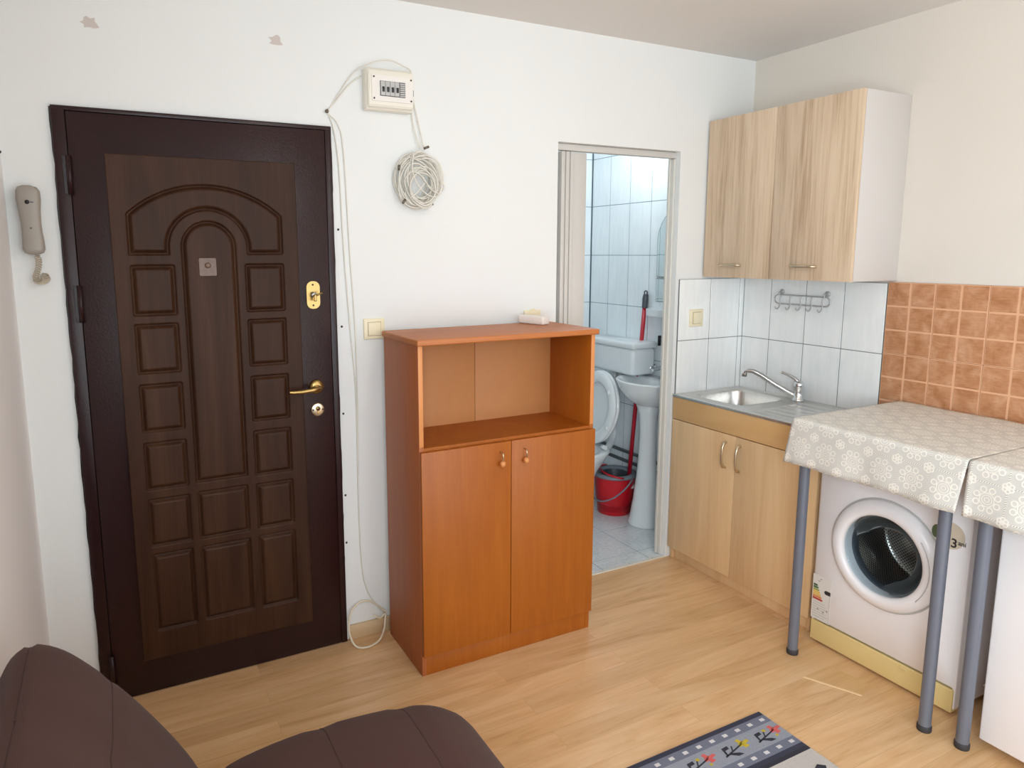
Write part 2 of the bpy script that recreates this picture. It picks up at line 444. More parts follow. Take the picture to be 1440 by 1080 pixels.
def sphere(bm, c, r, seg=16, rings=10, sx=1, sy=1, sz=1, mi=0):
    res = bmesh.ops.create_uvsphere(bm, u_segments=seg, v_segments=rings, radius=r)
    for v in res['verts']: v.co = Vector((v.co.x*sx+c[0], v.co.y*sy+c[1], v.co.z*sz+c[2]))
    for v in res['verts']:
        for f in v.link_faces: f.smooth = True; f.material_index = mi
def obj(name, bm, mats, parent=None, smooth_angle=None, recalc=True):
    if recalc: bmesh.ops.recalc_face_normals(bm, faces=bm.faces)
    me = bpy.data.meshes.new(name); bm.to_mesh(me); bm.free()
    if not isinstance(mats, (list, tuple)): mats = [mats]
    for m in mats: me.materials.append(m)
    o = bpy.data.objects.new(name, me); COL.objects.link(o)
    if smooth_angle:
        for p in me.polygons: p.use_smooth = True
        try: me.set_sharp_from_angle(angle=math.radians(smooth_angle))
        except Exception: pass
    if parent: 
        o.parent = parent
        bpy.context.view_layer.update()
        o.matrix_parent_inverse = parent.matrix_world.inverted()
    return o
def B(): return bmesh.new()
def boxobj(name, dims, mat, parent=None, bev=0.002, seg=2):
    bm = B(); box(bm, *dims, bev=bev, seg=seg); return obj(name, bm, mat, parent, 40 if bev else None)
def thing(name, label, cat, loc=(0, 0, 0), group=None):
    o = bpy.data.objects.new(name, None); COL.objects.link(o); o.location = loc; o.empty_display_size = 0.05
    o['label'] = label; o['category'] = cat
    if group: o['group'] = group
    bpy.context.view_layer.update()
    return o
def tag(o, label, cat, group=None):
    o['label'] = label; o['category'] = cat
    if group: o['group'] = group
    return o
def struct(o, label=None, cat=None):
    o['kind'] = 'structure'
    if label: o['label'] = label
    if cat: o['category'] = cat
    return o
def subsurf(o, n=2):
    m = o.modifiers.new('sub', 'SUBSURF'); m.levels = n; m.render_levels = n
    for p in o.data.polygons: p.use_smooth = True

build_materials()

# ------------------------------------------------------------ room shell
XL, YR, H = -3.232, -4.0, 2.526
TH = 0.07
D_X0, D_X1, D_Z1 = -3.090, -2.196, 2.044     # entrance door
O_X0, O_X1, O_Z1 = -1.182, -0.475, 2.059     # bathroom opening
BX0, BX1, BY1, BH = -1.45, -0.15, 1.13, 2.42  # bathroom

def room():
    bm = B(); box(bm, XL-0.1, 0.12, YR-0.1, 0, -0.06, 0); box(bm, D_X0-0.01, D_X1+0.01, 0, TH, -0.06, -0.0005); fl = struct(obj('floor', bm, M['floor']), 'pale oak laminate floor of the main room', 'floor')
    bm = B(); prism(bm, [(-0.756, -1.05), (-0.60, -1.05), (-0.575, -1.20), (-0.668, -1.222)], 'z', 0.0, 0.0012)
    o = obj('laminate_chip', bm, M['floor_patch'], fl); o['label'] = 'paler worn patch in the laminate'
    bm = B(); prism(bm, [(-0.756, -1.05), (-0.747, -1.050), (-0.660, -1.222), (-0.668, -1.224)], 'z', 0.0, 0.0016); obj('chip_edge', bm, M['chip_edge'], fl)
    bm = B(); box(bm, XL-0.1, 0.12, YR-0.1, TH, H, H+0.08); struct(obj('ceiling', bm, M['ceiling']), 'white painted ceiling', 'ceiling')
    bm = B()
    for x0, x1, z0, z1 in ((XL-0.1, D_X0, -0.06, H), (D_X0, D_X1, D_Z1, H), (D_X1, O_X0, -0.06, H), (O_X0, O_X1, O_Z1, H), (O_X1, 0.12, -0.06, H)):
        box(bm, x0, x1, 0, TH, z0, z1)
    wb = struct(obj('wall_back', bm, M['wall']), 'white plastered wall with the entrance door and bathroom opening', 'wall')
    wy0, wy1, wz0, wz1 = -3.94, -2.78, 0.82, 2.18
    bm = B()
    for y0, y1, z0, z1 in ((YR-0.1, wy0, -0.06, H), (wy1, 0, -0.06, H), (wy0, wy1, -0.06, wz0), (wy0, wy1, wz1, H)): box(bm, XL-0.1, XL, y0, y1, z0, z1)
    struct(obj('wall_left', bm, M['wall_left']), 'white plastered wall left of the entrance door', 'wall')
    bm = B(); box(bm, 0, 0.12, YR-0.1, 0, -0.06, H); wr = struct(obj('wall_right', bm, M['wall_side']), 'white plastered wall behind the kitchen units', 'wall')
    bm = B(); rx0, rx1, rz0, rz1 = -2.55, -0.25, 0.10, 2.10
    for x0, x1, z0, z1 in ((XL-0.1, rx0, -0.06, H), (rx1, 0.12, -0.06, H), (rx0, rx1, -0.06, rz0), (rx0, rx1, rz1, H)): box(bm, x0, x1, YR-0.1, YR, z0, z1)
    struct(obj('wall_rear', bm, M['wall']), 'white wall behind the viewer', 'wall')
    bm = B()
    for y0, y1, z0, z1 in ((wy0, wy0+0.05, wz0, wz1), (wy1-0.05, wy1, wz0, wz1), (wy0, wy1, wz0, wz0+0.05), (wy0, wy1, wz1-0.05, wz1)): box(bm, XL-0.09, XL-0.03, y0, y1, z0, z1)
    box(bm, XL-0.09, XL-0.03, -3.39, -3.33, wz0, wz1)
    struct(obj('window_1', bm, M['white_plastic']), 'white window frame in the left wall behind the viewer', 'window')
    bm = B()
    for x0, x1, z0, z1 in ((rx0, rx0+0.05, rz0, rz1), (rx1-0.05, rx1, rz0, rz1), (rx0, rx1, rz0, rz0+0.05), (rx0, rx1, rz1-0.05, rz1), (-1.81, -1.75, rz0, rz1), (-1.05, -0.99, rz0, rz1)): box(bm, x0, x1, YR-0.09, YR-0.03, z0, z1)
    struct(obj('window_2', bm, M['white_plastic']), 'white frame of the unseen rear opening added for fill daylight', 'window')
    # plaster patches and nail holes on the back wall
    for cx, cz, s in ((-2.962, 2.303, 0.035), (-2.38, 2.321, 0.03)):
        bm = B(); poly = []
        for k in range(14):
            a = 2*PI*k/14; r = s*random.uniform(0.45, 1.0); poly.append((cx+r*math.cos(a), cz+0.8*r*math.sin(a)))
        prism(bm, poly, 'y', -0.0006, 0.001)
        obj('plaster_patch', bm, M['patch'], wb)
    for x, z in ((-2.177, 1.67), (-2.175, 1.30), (-2.18, 0.955), (-2.182, 0.62), (-2.184, 0.42)):
        bm = B(); sphere(bm, (x, -0.001, z), 0.0045, 8, 6); obj('nail', bm, M['nail'], wb)
    bm = B(); sphere(bm, (XL+0.002, -0.04, 1.888), 0.005, 8, 6); obj('nail', bm, M['nail'], wb)
    # jagged paint edge round the door
    for side in (0, 1):
        bm = B(); n = 46; L = []; x = D_X1-0.001 if side else D_X0+0.001; s = 1 if side else -1
        for k in range(n+1): L.append((x+s*random.uniform(0.001, 0.006), 2.04*k/n))
        prism(bm, [(x-s*0.004, 0.0)]+[(px, z) for px, z in L]+[(x-s*0.004, 2.04)], 'y', -0.0012, 0.001)
        obj('paint_edge', bm, M['door_paint'], wb)
    # white tiles (back wall piece and right wall)
    def tiles(name, plane, us, vs, gap, th, mat, grout, parent, pos=0.0, sgn=-1, bev=0.0015):
        bm = B()
        u0, u1, v0, v1 = min(us), max(us), min(vs), max(vs)
        def bx(a, b, c, d, t0, t1, mi, bv):
            lo, hi = sorted((pos+sgn*t0, pos+sgn*t1))
            if plane == 'y': box(bm, a, b, lo, hi, c, d, bev=bv, seg=1, mi=mi)
            elif plane == 'x': box(bm, lo, hi, a, b, c, d, bev=bv, seg=1, mi=mi)
            else: box(bm, a, b, c, d, lo, hi, bev=bv, seg=1, mi=mi)
        bx(u0, u1, v0, v1, 0, th-0.0012, 1, 0)
        us, vs = sorted(us), sorted(vs); g = gap/2
        for a, b in zip(us, us[1:]):
            for c, d in zip(vs, vs[1:]):
                bx(a+g, b-g, c+g, d-g, th-0.002, th, 0, bev)
        return obj(name, bm, [mat, grout], parent)
    tiles('white_wall_tiles', 'y', [-0.455, -0.243, -0.037, -0.0], [0.835, 1.140, 1.447], 0.0032, 0.008, M['tile_white'], M['grout_dark'], wb)
    tiles('white_wall_tiles', 'x', [-0.010, -0.181, -0.382, -0.580, -0.776], [0.835, 1.140, 1.447], 0.0032, 0.008, M['tile_white'], M['grout_dark'], wr)
    # terracotta tiles: each 20x30 tile carries 2x3 raised squares
    bm = B()
    y = -0.778; 
    while y > -3.4:
        for z1 in (1.452, 1.147, 0.842):
            y0, y1 = y-0.1985, y; z0 = z1-0.305
            box(bm, -0.0065, 0, y0+0.0008, y1-0.0008, z0+0.0008, z1-0.0008, bev=0, mi=1)
            for i in range(2):
                for j in range(3):
                    a = y0+0.0995*i+0.004; c = z0+0.1017*j+0.004
                    box(bm, -0.0085, -0.006, a, a+0.0915, c, c+0.0937, bev=0.0018, seg=1, mi=0)
        y -= 0.1985
    box(bm, -0.004, 0, -3.4, -0.778, 0.54, 1.452, mi=2)
    obj('terracotta_wall_tiles', bm, [M['terracotta'], M['terracotta_groove'], M['terracotta_joint']], wr)
    # baseboard
    boxobj('baseboard_back', (-2.186, -2.0, -0.014, 0, 0, 0.062), M['beech_base'], None, 0.003)
    struct(bpy.data.objects['baseboard_back'], 'pale wood baseboard beside the entrance door', 'baseboard')
    # bathroom shell
    bm = B(); box(bm, BX0-0.05, BX1+0.05, 0.0, BY1+0.05, -0.06, -0.001); bf = struct(obj('floor_bathroom', bm, M['grout_bath']), 'tiled bathroom floor', 'floor')
    tiles('floor_tiles', 'z', [-1.45, -1.16, -0.86, -0.56, -0.26, -0.151], [0.022, 0.12, 0.42, 0.72, 1.02, 1.12], 0.004, 0.0035, M['tile_bath_floor'], M['grout_bath'], bf, pos=-0.0012, sgn=1)
    bm = B(); box(bm, BX1, BX1+0.02, TH, BY1+0.1, 0, BH); w = struct(obj('wall_bathroom_right', bm, M['grout_bath']), 'tiled right wall of the bathroom', 'wall')
    zs = [0.037, 0.342, 0.647, 0.952, 1.257, 1.562, 1.870, 2.165, 2.40]
    tiles('bathroom_wall_tiles', 'x', [1.13-0.008, 0.942, 0.752, 0.562, 0.372, 0.182, 0.071], [0.0]+zs, 0.0032, 0.005, M['tile_bath'], M['grout_bath'], w, pos=BX1)
    bm = B(); box(bm, BX0-0.05, BX1+0.02, BY1, BY1+0.1, 0, BH); w = struct(obj('wall_bathroom_back', bm, M['grout_bath']), 'tiled far wall of the bathroom', 'wall')
    tiles('bathroom_wall_tiles', 'y', [-0.16, -0.35, -0.55, -0.75, -0.95, -1.15, -1.35, -1.45], [0.0]+zs, 0.0032, 0.005, M['tile_bath'], M['grout_bath'], w, pos=BY1)
    bm = B(); box(bm, BX0-0.1, BX0, TH, BY1, 0, BH); struct(obj('wall_bathroom_left', bm, M['tile_bath']), 'left wall of the bathroom', 'wall')
    bm = B(); box(bm, BX0-0.1, BX1+0.1, TH, BY1+0.1, BH, BH+0.05); struct(obj('ceiling_bathroom', bm, M['wall']), 'white bathroom ceiling', 'ceiling')
    # threshold strip
    bm = B(); box(bm, O_X0, O_X1, 0.0, 0.022, -0.01, 0.004, bev=0.002, seg=2)
    tr = struct(obj('trim_threshold', bm, M['jamb']), 'pale metal threshold strip of the bathroom opening', 'trim')
    for x in (-0.87, -0.70, -0.55):
        bm = B(); lathe(bm, [(0.0035, 0.004), (0.003, 0.0055), (0.0, 0.0055)], (x, 0.012, 0), 'z', 10); obj('screw', bm, M['nickel'], tr)
room()

# ------------------------------------------------------------ entrance door
def sd_box(x, z, x0, x1, z0, z1, r=0.004):
    cx, cz, hx, hz = (x0+x1)/2, (z0+z1)/2, (x1-x0)/2-r, (z1-z0)/2-r
    dx, dz = abs(x-cx)-hx, abs(z-cz)-hz
    return math.hypot(max(dx, 0), max(dz, 0))+min(max(dx, dz), 0)-r
def arch_shape(x, z, cx, hw, z0, zc):
    """rectangle with half-circle top"""
    if z > zc: return math.hypot(x-cx, z-zc)-hw
    return max(abs(x-cx)-hw, z0-z)
def entrance_door():
    door = bpy.data.objects.new('door_1', None); COL.objects.link(door); door.location = (-2.64, 0, 0)
    struct(door, 'dark brown entrance door with moulded panels and brass handle', 'door'); bpy.context.view_layer.update()
    bm = B()
    x0, x1, z1 = D_X0+0.001, D_X1-0.001, D_Z1-0.001
    box(bm, x0, x0+0.0375, -0.016, 0.055, 0, z1, bev=0.0015); box(bm, x1-0.024, x1, -0.016, 0.055, 0, z1, bev=0.0015); box(bm, x0, x1, -0.0165, 0.055, z1-0.014, z1, bev=0.0015)
    obj('door_frame', bm, M['door_paint'], door, 40)
    boxobj('door_backing', (x0+0.01, x1-0.01, 0.03, 0.06, -0.01, z1-0.01), M['door_gap'], door, 0)
    leaf = boxobj('door_leaf', (x0+0.0395, x1-0.026, -0.018, 0.03, 0.003, z1-0.016), M['door_paint'], door, 0.002, 2)
    # moulded walnut-foil panel: fine grid pressed in along the outlines
    px0, px1, pz0, pz1 = -2.949, -2.340, 0.135, 1.902
    rects = []
    for z0, zz in ((1.376, 1.541), (1.177, 1.343), (0.972, 1.135), (0.765, 0.930), (0.558, 0.727), (0.240, 0.524)):
        rects += [(-2.896, -2.764, z0, zz), (-2.527, -2.396, z0, zz)]
    rects += [(-2.733, -2.562, 0.556, 0.730), (-2.733, -2.562, 0.242, 0.522)]
    cx = -2.647
    def sdf(x, z):
        d = 9
        for r in rects:
            if r[0]-0.03 < x < r[1]+0.03 and r[2]-0.03 < z < r[3]+0.03: d = min(d, sd_box(x, z, *r))
        if z > 0.70 and abs(x-cx) < 0.13: d = min(d, arch_shape(x, z, cx, 0.087, 0.770, 1.603))
        if z > 1.54:
            big = max(abs(x-cx)-0.250, 1.580-z, math.hypot(x-cx, z-1.4495)-0.3625)
            hole = arch_shape(x, z, cx, 0.130, 1.0, 1.600)
            d = min(d, max(big, -hole))
        return d
    def h(d):
        if d > 0.004: return 0.0
        if d > 0: return 0.010*(0.5-0.5*math.cos(PI*(1-d/0.004)))
        t = -d
        if t < 0.002: return 0.010
        if t < 0.016: return 0.010-0.011*(0.5-0.5*math.cos(PI*(t-0.002)/0.014))
        return -0.001
    nx, nz = 220, 640
    verts = []; faces = []
    for j in range(nz+1):
        z = pz0+(pz1-pz0)*j/nz
        for i in range(nx+1):
            x = px0+(px1-px0)*i/nx
            verts.append((x, -0.0300+h(sdf(x, z)), z))
    for j in range(nz):
        for i in range(nx):
            a = j*(nx+1)+i; faces.append((a, a+1, a+nx+2, a+nx+1))
    # skirt
    base = len(verts); ring = [i for i in range(nx+1)]+[j*(nx+1)+nx for j in range(1, nz+1)]+[nz*(nx+1)+i for i in range(nx-1, -1, -1)]+[j*(nx+1) for j in range(nz-1, 0, -1)]
    for k in ring: verts.append((verts[k][0], -0.0145, verts[k][2]))
    n = len(ring)
    for k in range(n): faces.append((ring[k], base+k, base+(k+1) % n, ring[(k+1) % n]))
    me = bpy.data.meshes.new('moulded_panel'); me.from_pydata(verts, [], faces); me.materials.append(M['door_wood'])
    for p in me.polygons[:nx*nz]: p.use_smooth = True
    o = bpy.data.objects.new('moulded_panel', me); COL.objects.link(o); o.parent = door; o.matrix_parent_inverse = door.matrix_world.inverted()
    # taped-over peephole
    bm = B(); prism(bm, rrect(-2.683, -2.627, 1.505, 1.566, 0.004), 'y', -0.0325, -0.0302)
    pp = obj('peephole_cover', bm, M['tape'], door); pp['label'] = 'crumpled brown tape over the peephole'
    bm = B(); lathe(bm, [(0.010, -0.032), (0.010, -0.037), (0.006, -0.039), (0, -0.039)], (-2.655, 0, 1.541), 'y', 20); obj('peephole', bm, M['tape'], pp)
    # hinges
    for z in (1.83, 1.42, 0.12):
        bm = B(); tube(bm, [(x0+0.038, -0.024, z-0.06), (x0+0.038, -0.024, z+0.06)], 0.008, 12)
        box(bm, x0+0.02, x0+0.038, -0.019, -0.016, z-0.06, z+0.06, bev=0.001)
        obj('hinge', bm, M['door_paint'], door)
    # latch lock with thumb turn
    bm = B(); prism(bm, rrect(-2.312, -2.262, 1.375, 1.478, 0.022), 'y', -0.023, -0.0178); pl = obj('lock_plate', bm, M['brass'], door)
    bm = B(); lathe(bm, [(0.011, -0.022), (0.011, -0.040), (0.004, -0.042), (0, -0.042)], (-2.289, 0, 1.428), 'y', 20); obj('cylinder', bm, M['nickel'], pl)
    bm = B(); box(bm, -2.294, -2.284, -0.062, -0.04, 1.405, 1.430, bev=0.003); tube(bm, [(-2.289, -0.055, 1.425), (-2.262, -0.058, 1.436)], [0.004, 0.003], 8); obj('thumb_turn', bm, M['brass'], pl)
    for z in (1.465, 1.388):
        bm = B(); lathe(bm, [(0.004, -0.0225), (0.003, -0.025), (0, -0.025)], (-2.288, 0, z), 'y', 10); obj('screw', bm, M['nail'], pl)
    # lever handle
    hx, hz = -2.288, 1.077
    bm = B(); lathe(bm, [(0.0, -0.036), (0.012, -0.036), (0.020, -0.034), (0.026, -0.030), (0.0285, -0.0178)], (hx, 0, hz), 'y', 32)
    rose = obj('handle_rose', bm, M['brass'], door)
    bm = B(); tube(bm, [(hx, -0.032, hz), (hx, -0.066, hz), (hx-0.010, -0.074, hz), (hx-0.03, -0.076, hz-0.002), (hx-0.065, -0.072, hz-0.006), (hx-0.098, -0.070, hz-0.006), (hx-0.112, -0.068, hz-0.004)], [0.010, 0.0095, 0.0095, 0.009, 0.0085, 0.008, 0.006], 14, 0)
    obj('lever', bm, M['brass'], rose, 60)
    # key escutcheon
    ez = 0.988; ex = -2.287
    bm = B(); lathe(bm, [(0.0, -0.028), (0.022, -0.028), (0.0255, -0.0265), (0.0265, -0.0178)], (ex, 0, ez), 'y', 32); es = obj('key_escutcheon', bm, M['nickel_light'], door)
    bm = B(); lathe(bm, [(0.0085, -0.0275), (0.0085, -0.031), (0, -0.031)], (ex, 0, ez+0.005), 'y', 18); box(bm, ex-0.004, ex+0.004, -0.031, -0.0275, ez-0.014, ez, bev=0.001); obj('lock_cylinder', bm, M['brass'], es)
    bm = B(); box(bm, ex-0.001, ex+0.001, -0.0316, -0.0305, ez+0.0, ez+0.012); obj('keyhole', bm, M['black'], es)
    for s in (-1, 1):
        bm = B(); lathe(bm, [(0.0035, -0.028), (0.003, -0.0295), (0, -0.0295)], (ex+s*0.0185, 0, ez), 'y', 10); obj('screw', bm, M['nail'], es)
entrance_door()

# ------------------------------------------------------------ folding bathroom door
def folding_door():
    d = bpy.data.objects.new('door_2', None); COL.objects.link(d); d.location = (O_X0, 0.04, 0)
    struct(d, 'white plastic folding door pushed open at the left of the bathroom opening', 'door'); bpy.context.view_layer.update()
    bm = B(); box(bm, O_X0+0.001, O_X1-0.001, 0.028, 0.062, O_Z1-0.030, O_Z1-0.001, bev=0.004); obj('top_track', bm, M['fold_plastic'], d, 40)
    bm = B(); box(bm, O_X0+0.001, O_X0+0.018, 0.026, 0.064, 0.005, O_Z1-0.031, bev=0.003); obj('wall_strip', bm, M['fold_plastic'], d, 40)
    bm = B(); box(bm, O_X1-0.013, O_X1-0.001, 0.028, 0.064, 0.005, O_Z1-0.031, bev=0.003)
    box(bm, O_X1-0.020, O_X1-0.012, 0.05, 0.064, 0.005, O_Z1-0.031, bev=0.002); obj('closing_strip', bm, M['jamb'], d, 40)
    x = O_X0+0.034
    for k in range(3):
        bm = B(); box(bm, x, x+0.020, 0.020, 0.115, 0.010, O_Z1-0.034, bev=0.004); obj('fold_panel', bm, M['fold_plastic'], d, 40); x += 0.024
    bm = B(); box(bm, x+0.0, x+0.075, 0.034, 0.052, 0.010, O_Z1-0.034, bev=0.005); obj('lead_panel', bm, M['fold_plastic'], d, 40)
folding_door()

# ------------------------------------------------------------ orange cabinet
def storage_cabinet():
    X0, X1, Yb, Yf, Z1 = -2.020, -1.252, -0.042, -0.385, 1.258
    t = thing('storage_cabinet', 'orange-brown wooden cabinet with open shelf above two doors, beside the entrance door', 'cabinet', (-1.636, -0.215, 0))
    boxobj('side_panel', (X0, X0+0.018, Yf, Yb, 0, Z1), M['orange_side_glare'], t, 0.001)
    boxobj('side_panel', (X1-0.018, X1, Yf, Yb, 0, Z1), M['orange'], t, 0.001)
    for x in (X0, X1-0.018):
        boxobj('edge_band', (x+0.0005, x+0.0175, Yf-0.002, Yf+0.001, 0.89, Z1), M['orange_edge'], t, 0.0006)
    bm = B(); box(bm, X0-0.008, X1+0.010, Yf-0.018, Yb+0.002, Z1, Z1+0.022, bev=0.005, seg=3)
    obj('top_panel', bm, M['orange_top'], t, 40)
    bm = B(); box(bm, X0+0.018, X1-0.018, Yf+0.002, -0.092, 0.866, 0.884, bev=0.001); obj('shelf', bm, M['orange'], t)
    boxobj('bottom_panel', (X0+0.018, X1-0.018, Yf+0.002, -0.092, 0.080, 0.098), M['orange'], t, 0.001)
    boxobj('back_panel', (X0+0.018, -1.643, -0.092, -0.084, 0.08, Z1), M['hardboard'], t, 0.0008)
    boxobj('back_panel', (-1.641, X1-0.018, -0.092, -0.084, 0.08, Z1), M['hardboard'], t, 0.0008)
    boxobj('back_batten', (-1.66, -1.62, -0.084, -0.078, 0.08, Z1), M['orange'], t, 0.0)
    boxobj('plinth', (X0+0.018, X1-0.018, Yf+0.001, Yf+0.018, 0.0, 0.08), M['orange'], t, 0.001)
    for a, b, hx in ((X0+0.001, -1.6485, -1.694), (-1.6455, X1-0.001, -1.590)):
        d = boxobj('door', (a, b, Yf-0.018, Yf-0.001, 0.084, 0.873), M['orange'], t, 0.0012)
        y = Yf-0.018
        bm = B(); tube(bm, [(hx, y, 0.836), (hx, y-0.016, 0.834), (hx, y-0.021, 0.822), (hx, y-0.019, 0.808), (hx, y-0.017, 0.80)], 0.0024, 8, 4)
        hd = obj('handle', bm, M['nickel_light'], d)
        bm = B(); sphere(bm, (hx, y-0.016, 0.793), 0.0115, 16, 12, sz=1.1)
        k = obj('handle_ball', bm, M['orange_edge'], hd)
storage_cabinet()

# ------------------------------------------------------------ kitchen: wall cabinet, rack, sink unit
def wall_cabinet():
    t = thing('wall_cabinet', 'white wall cabinet with two light oak doors hung above the sink', 'cabinet', (-0.15, -0.41, 1.458))
    z0, z1, y0, y1 = 1.459, 2.209, -0.808, -0.014
    boxobj('side_panel', (-0.288, -0.001, y0, y0+0.016, z0, z1), M['white_laminate'], t, 0.0008)
    boxobj('side_panel', (-0.288, -0.001, y1-0.016, y1, z0, z1), M['white_laminate'], t, 0.0008)
    boxobj('bottom_panel', (-0.288, -0.001, y0+0.016, y1-0.016, z0, z0+0.016), M['white_laminate'], t, 0.0008)
    boxobj('top_panel', (-0.288, -0.001, y0+0.016, y1-0.016, z1-0.016, z1), M['white_laminate'], t, 0.0008)
    boxobj('back_panel', (-0.006, -0.001, y0+0.016, y1-0.016, z0+0.016, z1-0.016), M['white_laminate'], t, 0)
    for a, b, ym in ((-0.4075, y1, -0.184), (y0, -0.4105, -0.588)):
        d = boxobj('door', (-0.307, -0.290, a, b, z0-0.001, z1), M['sonoma'], t, 0.0008)
        bm = B(); L = 0.064
        tube(bm, [(-0.306, ym-L+0.004, 1.518), (-0.318, ym-L+0.005, 1.518), (-0.327, ym-L+0.018, 1.518), (-0.329, ym-L+0.03, 1.518), (-0.329, ym+L-0.03, 1.518), (-0.327, ym+L-0.018, 1.518), (-0.318, ym+L-0.005, 1.518), (-0.306, ym+L-0.004, 1.518)], 0.0055, 10)
        obj('handle', bm, M['nickel_light'], d, 60)
wall_cabinet()

def hook_rack():
    t = thing('hook_rack', 'grey wire rack with five hooks on the tiles under the wall cabinet', 'hook rack', (-0.01, -0.375, 1.32))
    bm = B(); x = -0.030
    pts = []
    for k in range(9):
        a = PI/2+PI*k/8; pts.append((x, -0.245-0.0*0+0.020*math.cos(a)*-1*1, 1.352+0.022*math.sin(a)))
    loop = [(x, -0.245+0.022*math.cos(a), 1.350+0.022*math.sin(a)) for a in [PI*(-0.5+k/8) for k in range(9)]]
    loop += [(x, -0.505+0.022*math.cos(a), 1.350+0.022*math.sin(a)) for a in [PI*(0.5+k/8) for k in range(9)]]
    tube(bm, loop, 0.0032, 8, closed=True)
    obj('wire_frame', bm, M['wire_grey'], t)
    for k in range(5):
        y = -0.258-0.0585*k
        bm = B(); tube(bm, [(x, y, 1.373), (x-0.005, y, 1.35), (x-0.004, y, 1.325), (x-0.016, y, 1.306), (x-0.030, y, 1.304), (x-0.038, y, 1.316)], 0.0026, 8, 4); obj('hook', bm, M['wire_grey'], t)
    for y in (-0.248, -0.498):
        bm = B(); tube(bm, [(-0.008, y, 1.386), (x-0.004, y, 1.384), (x-0.004, y, 1.372)], 0.0028, 8); 
        lathe(bm, [(0.013, -0.0085), (0.013, -0.013), (0.008, -0.018), (0, -0.018)], (0, y, 1.386), 'x', 20)
        obj('wall_mount', bm, M['wire_grey'], t, 50)
hook_rack()

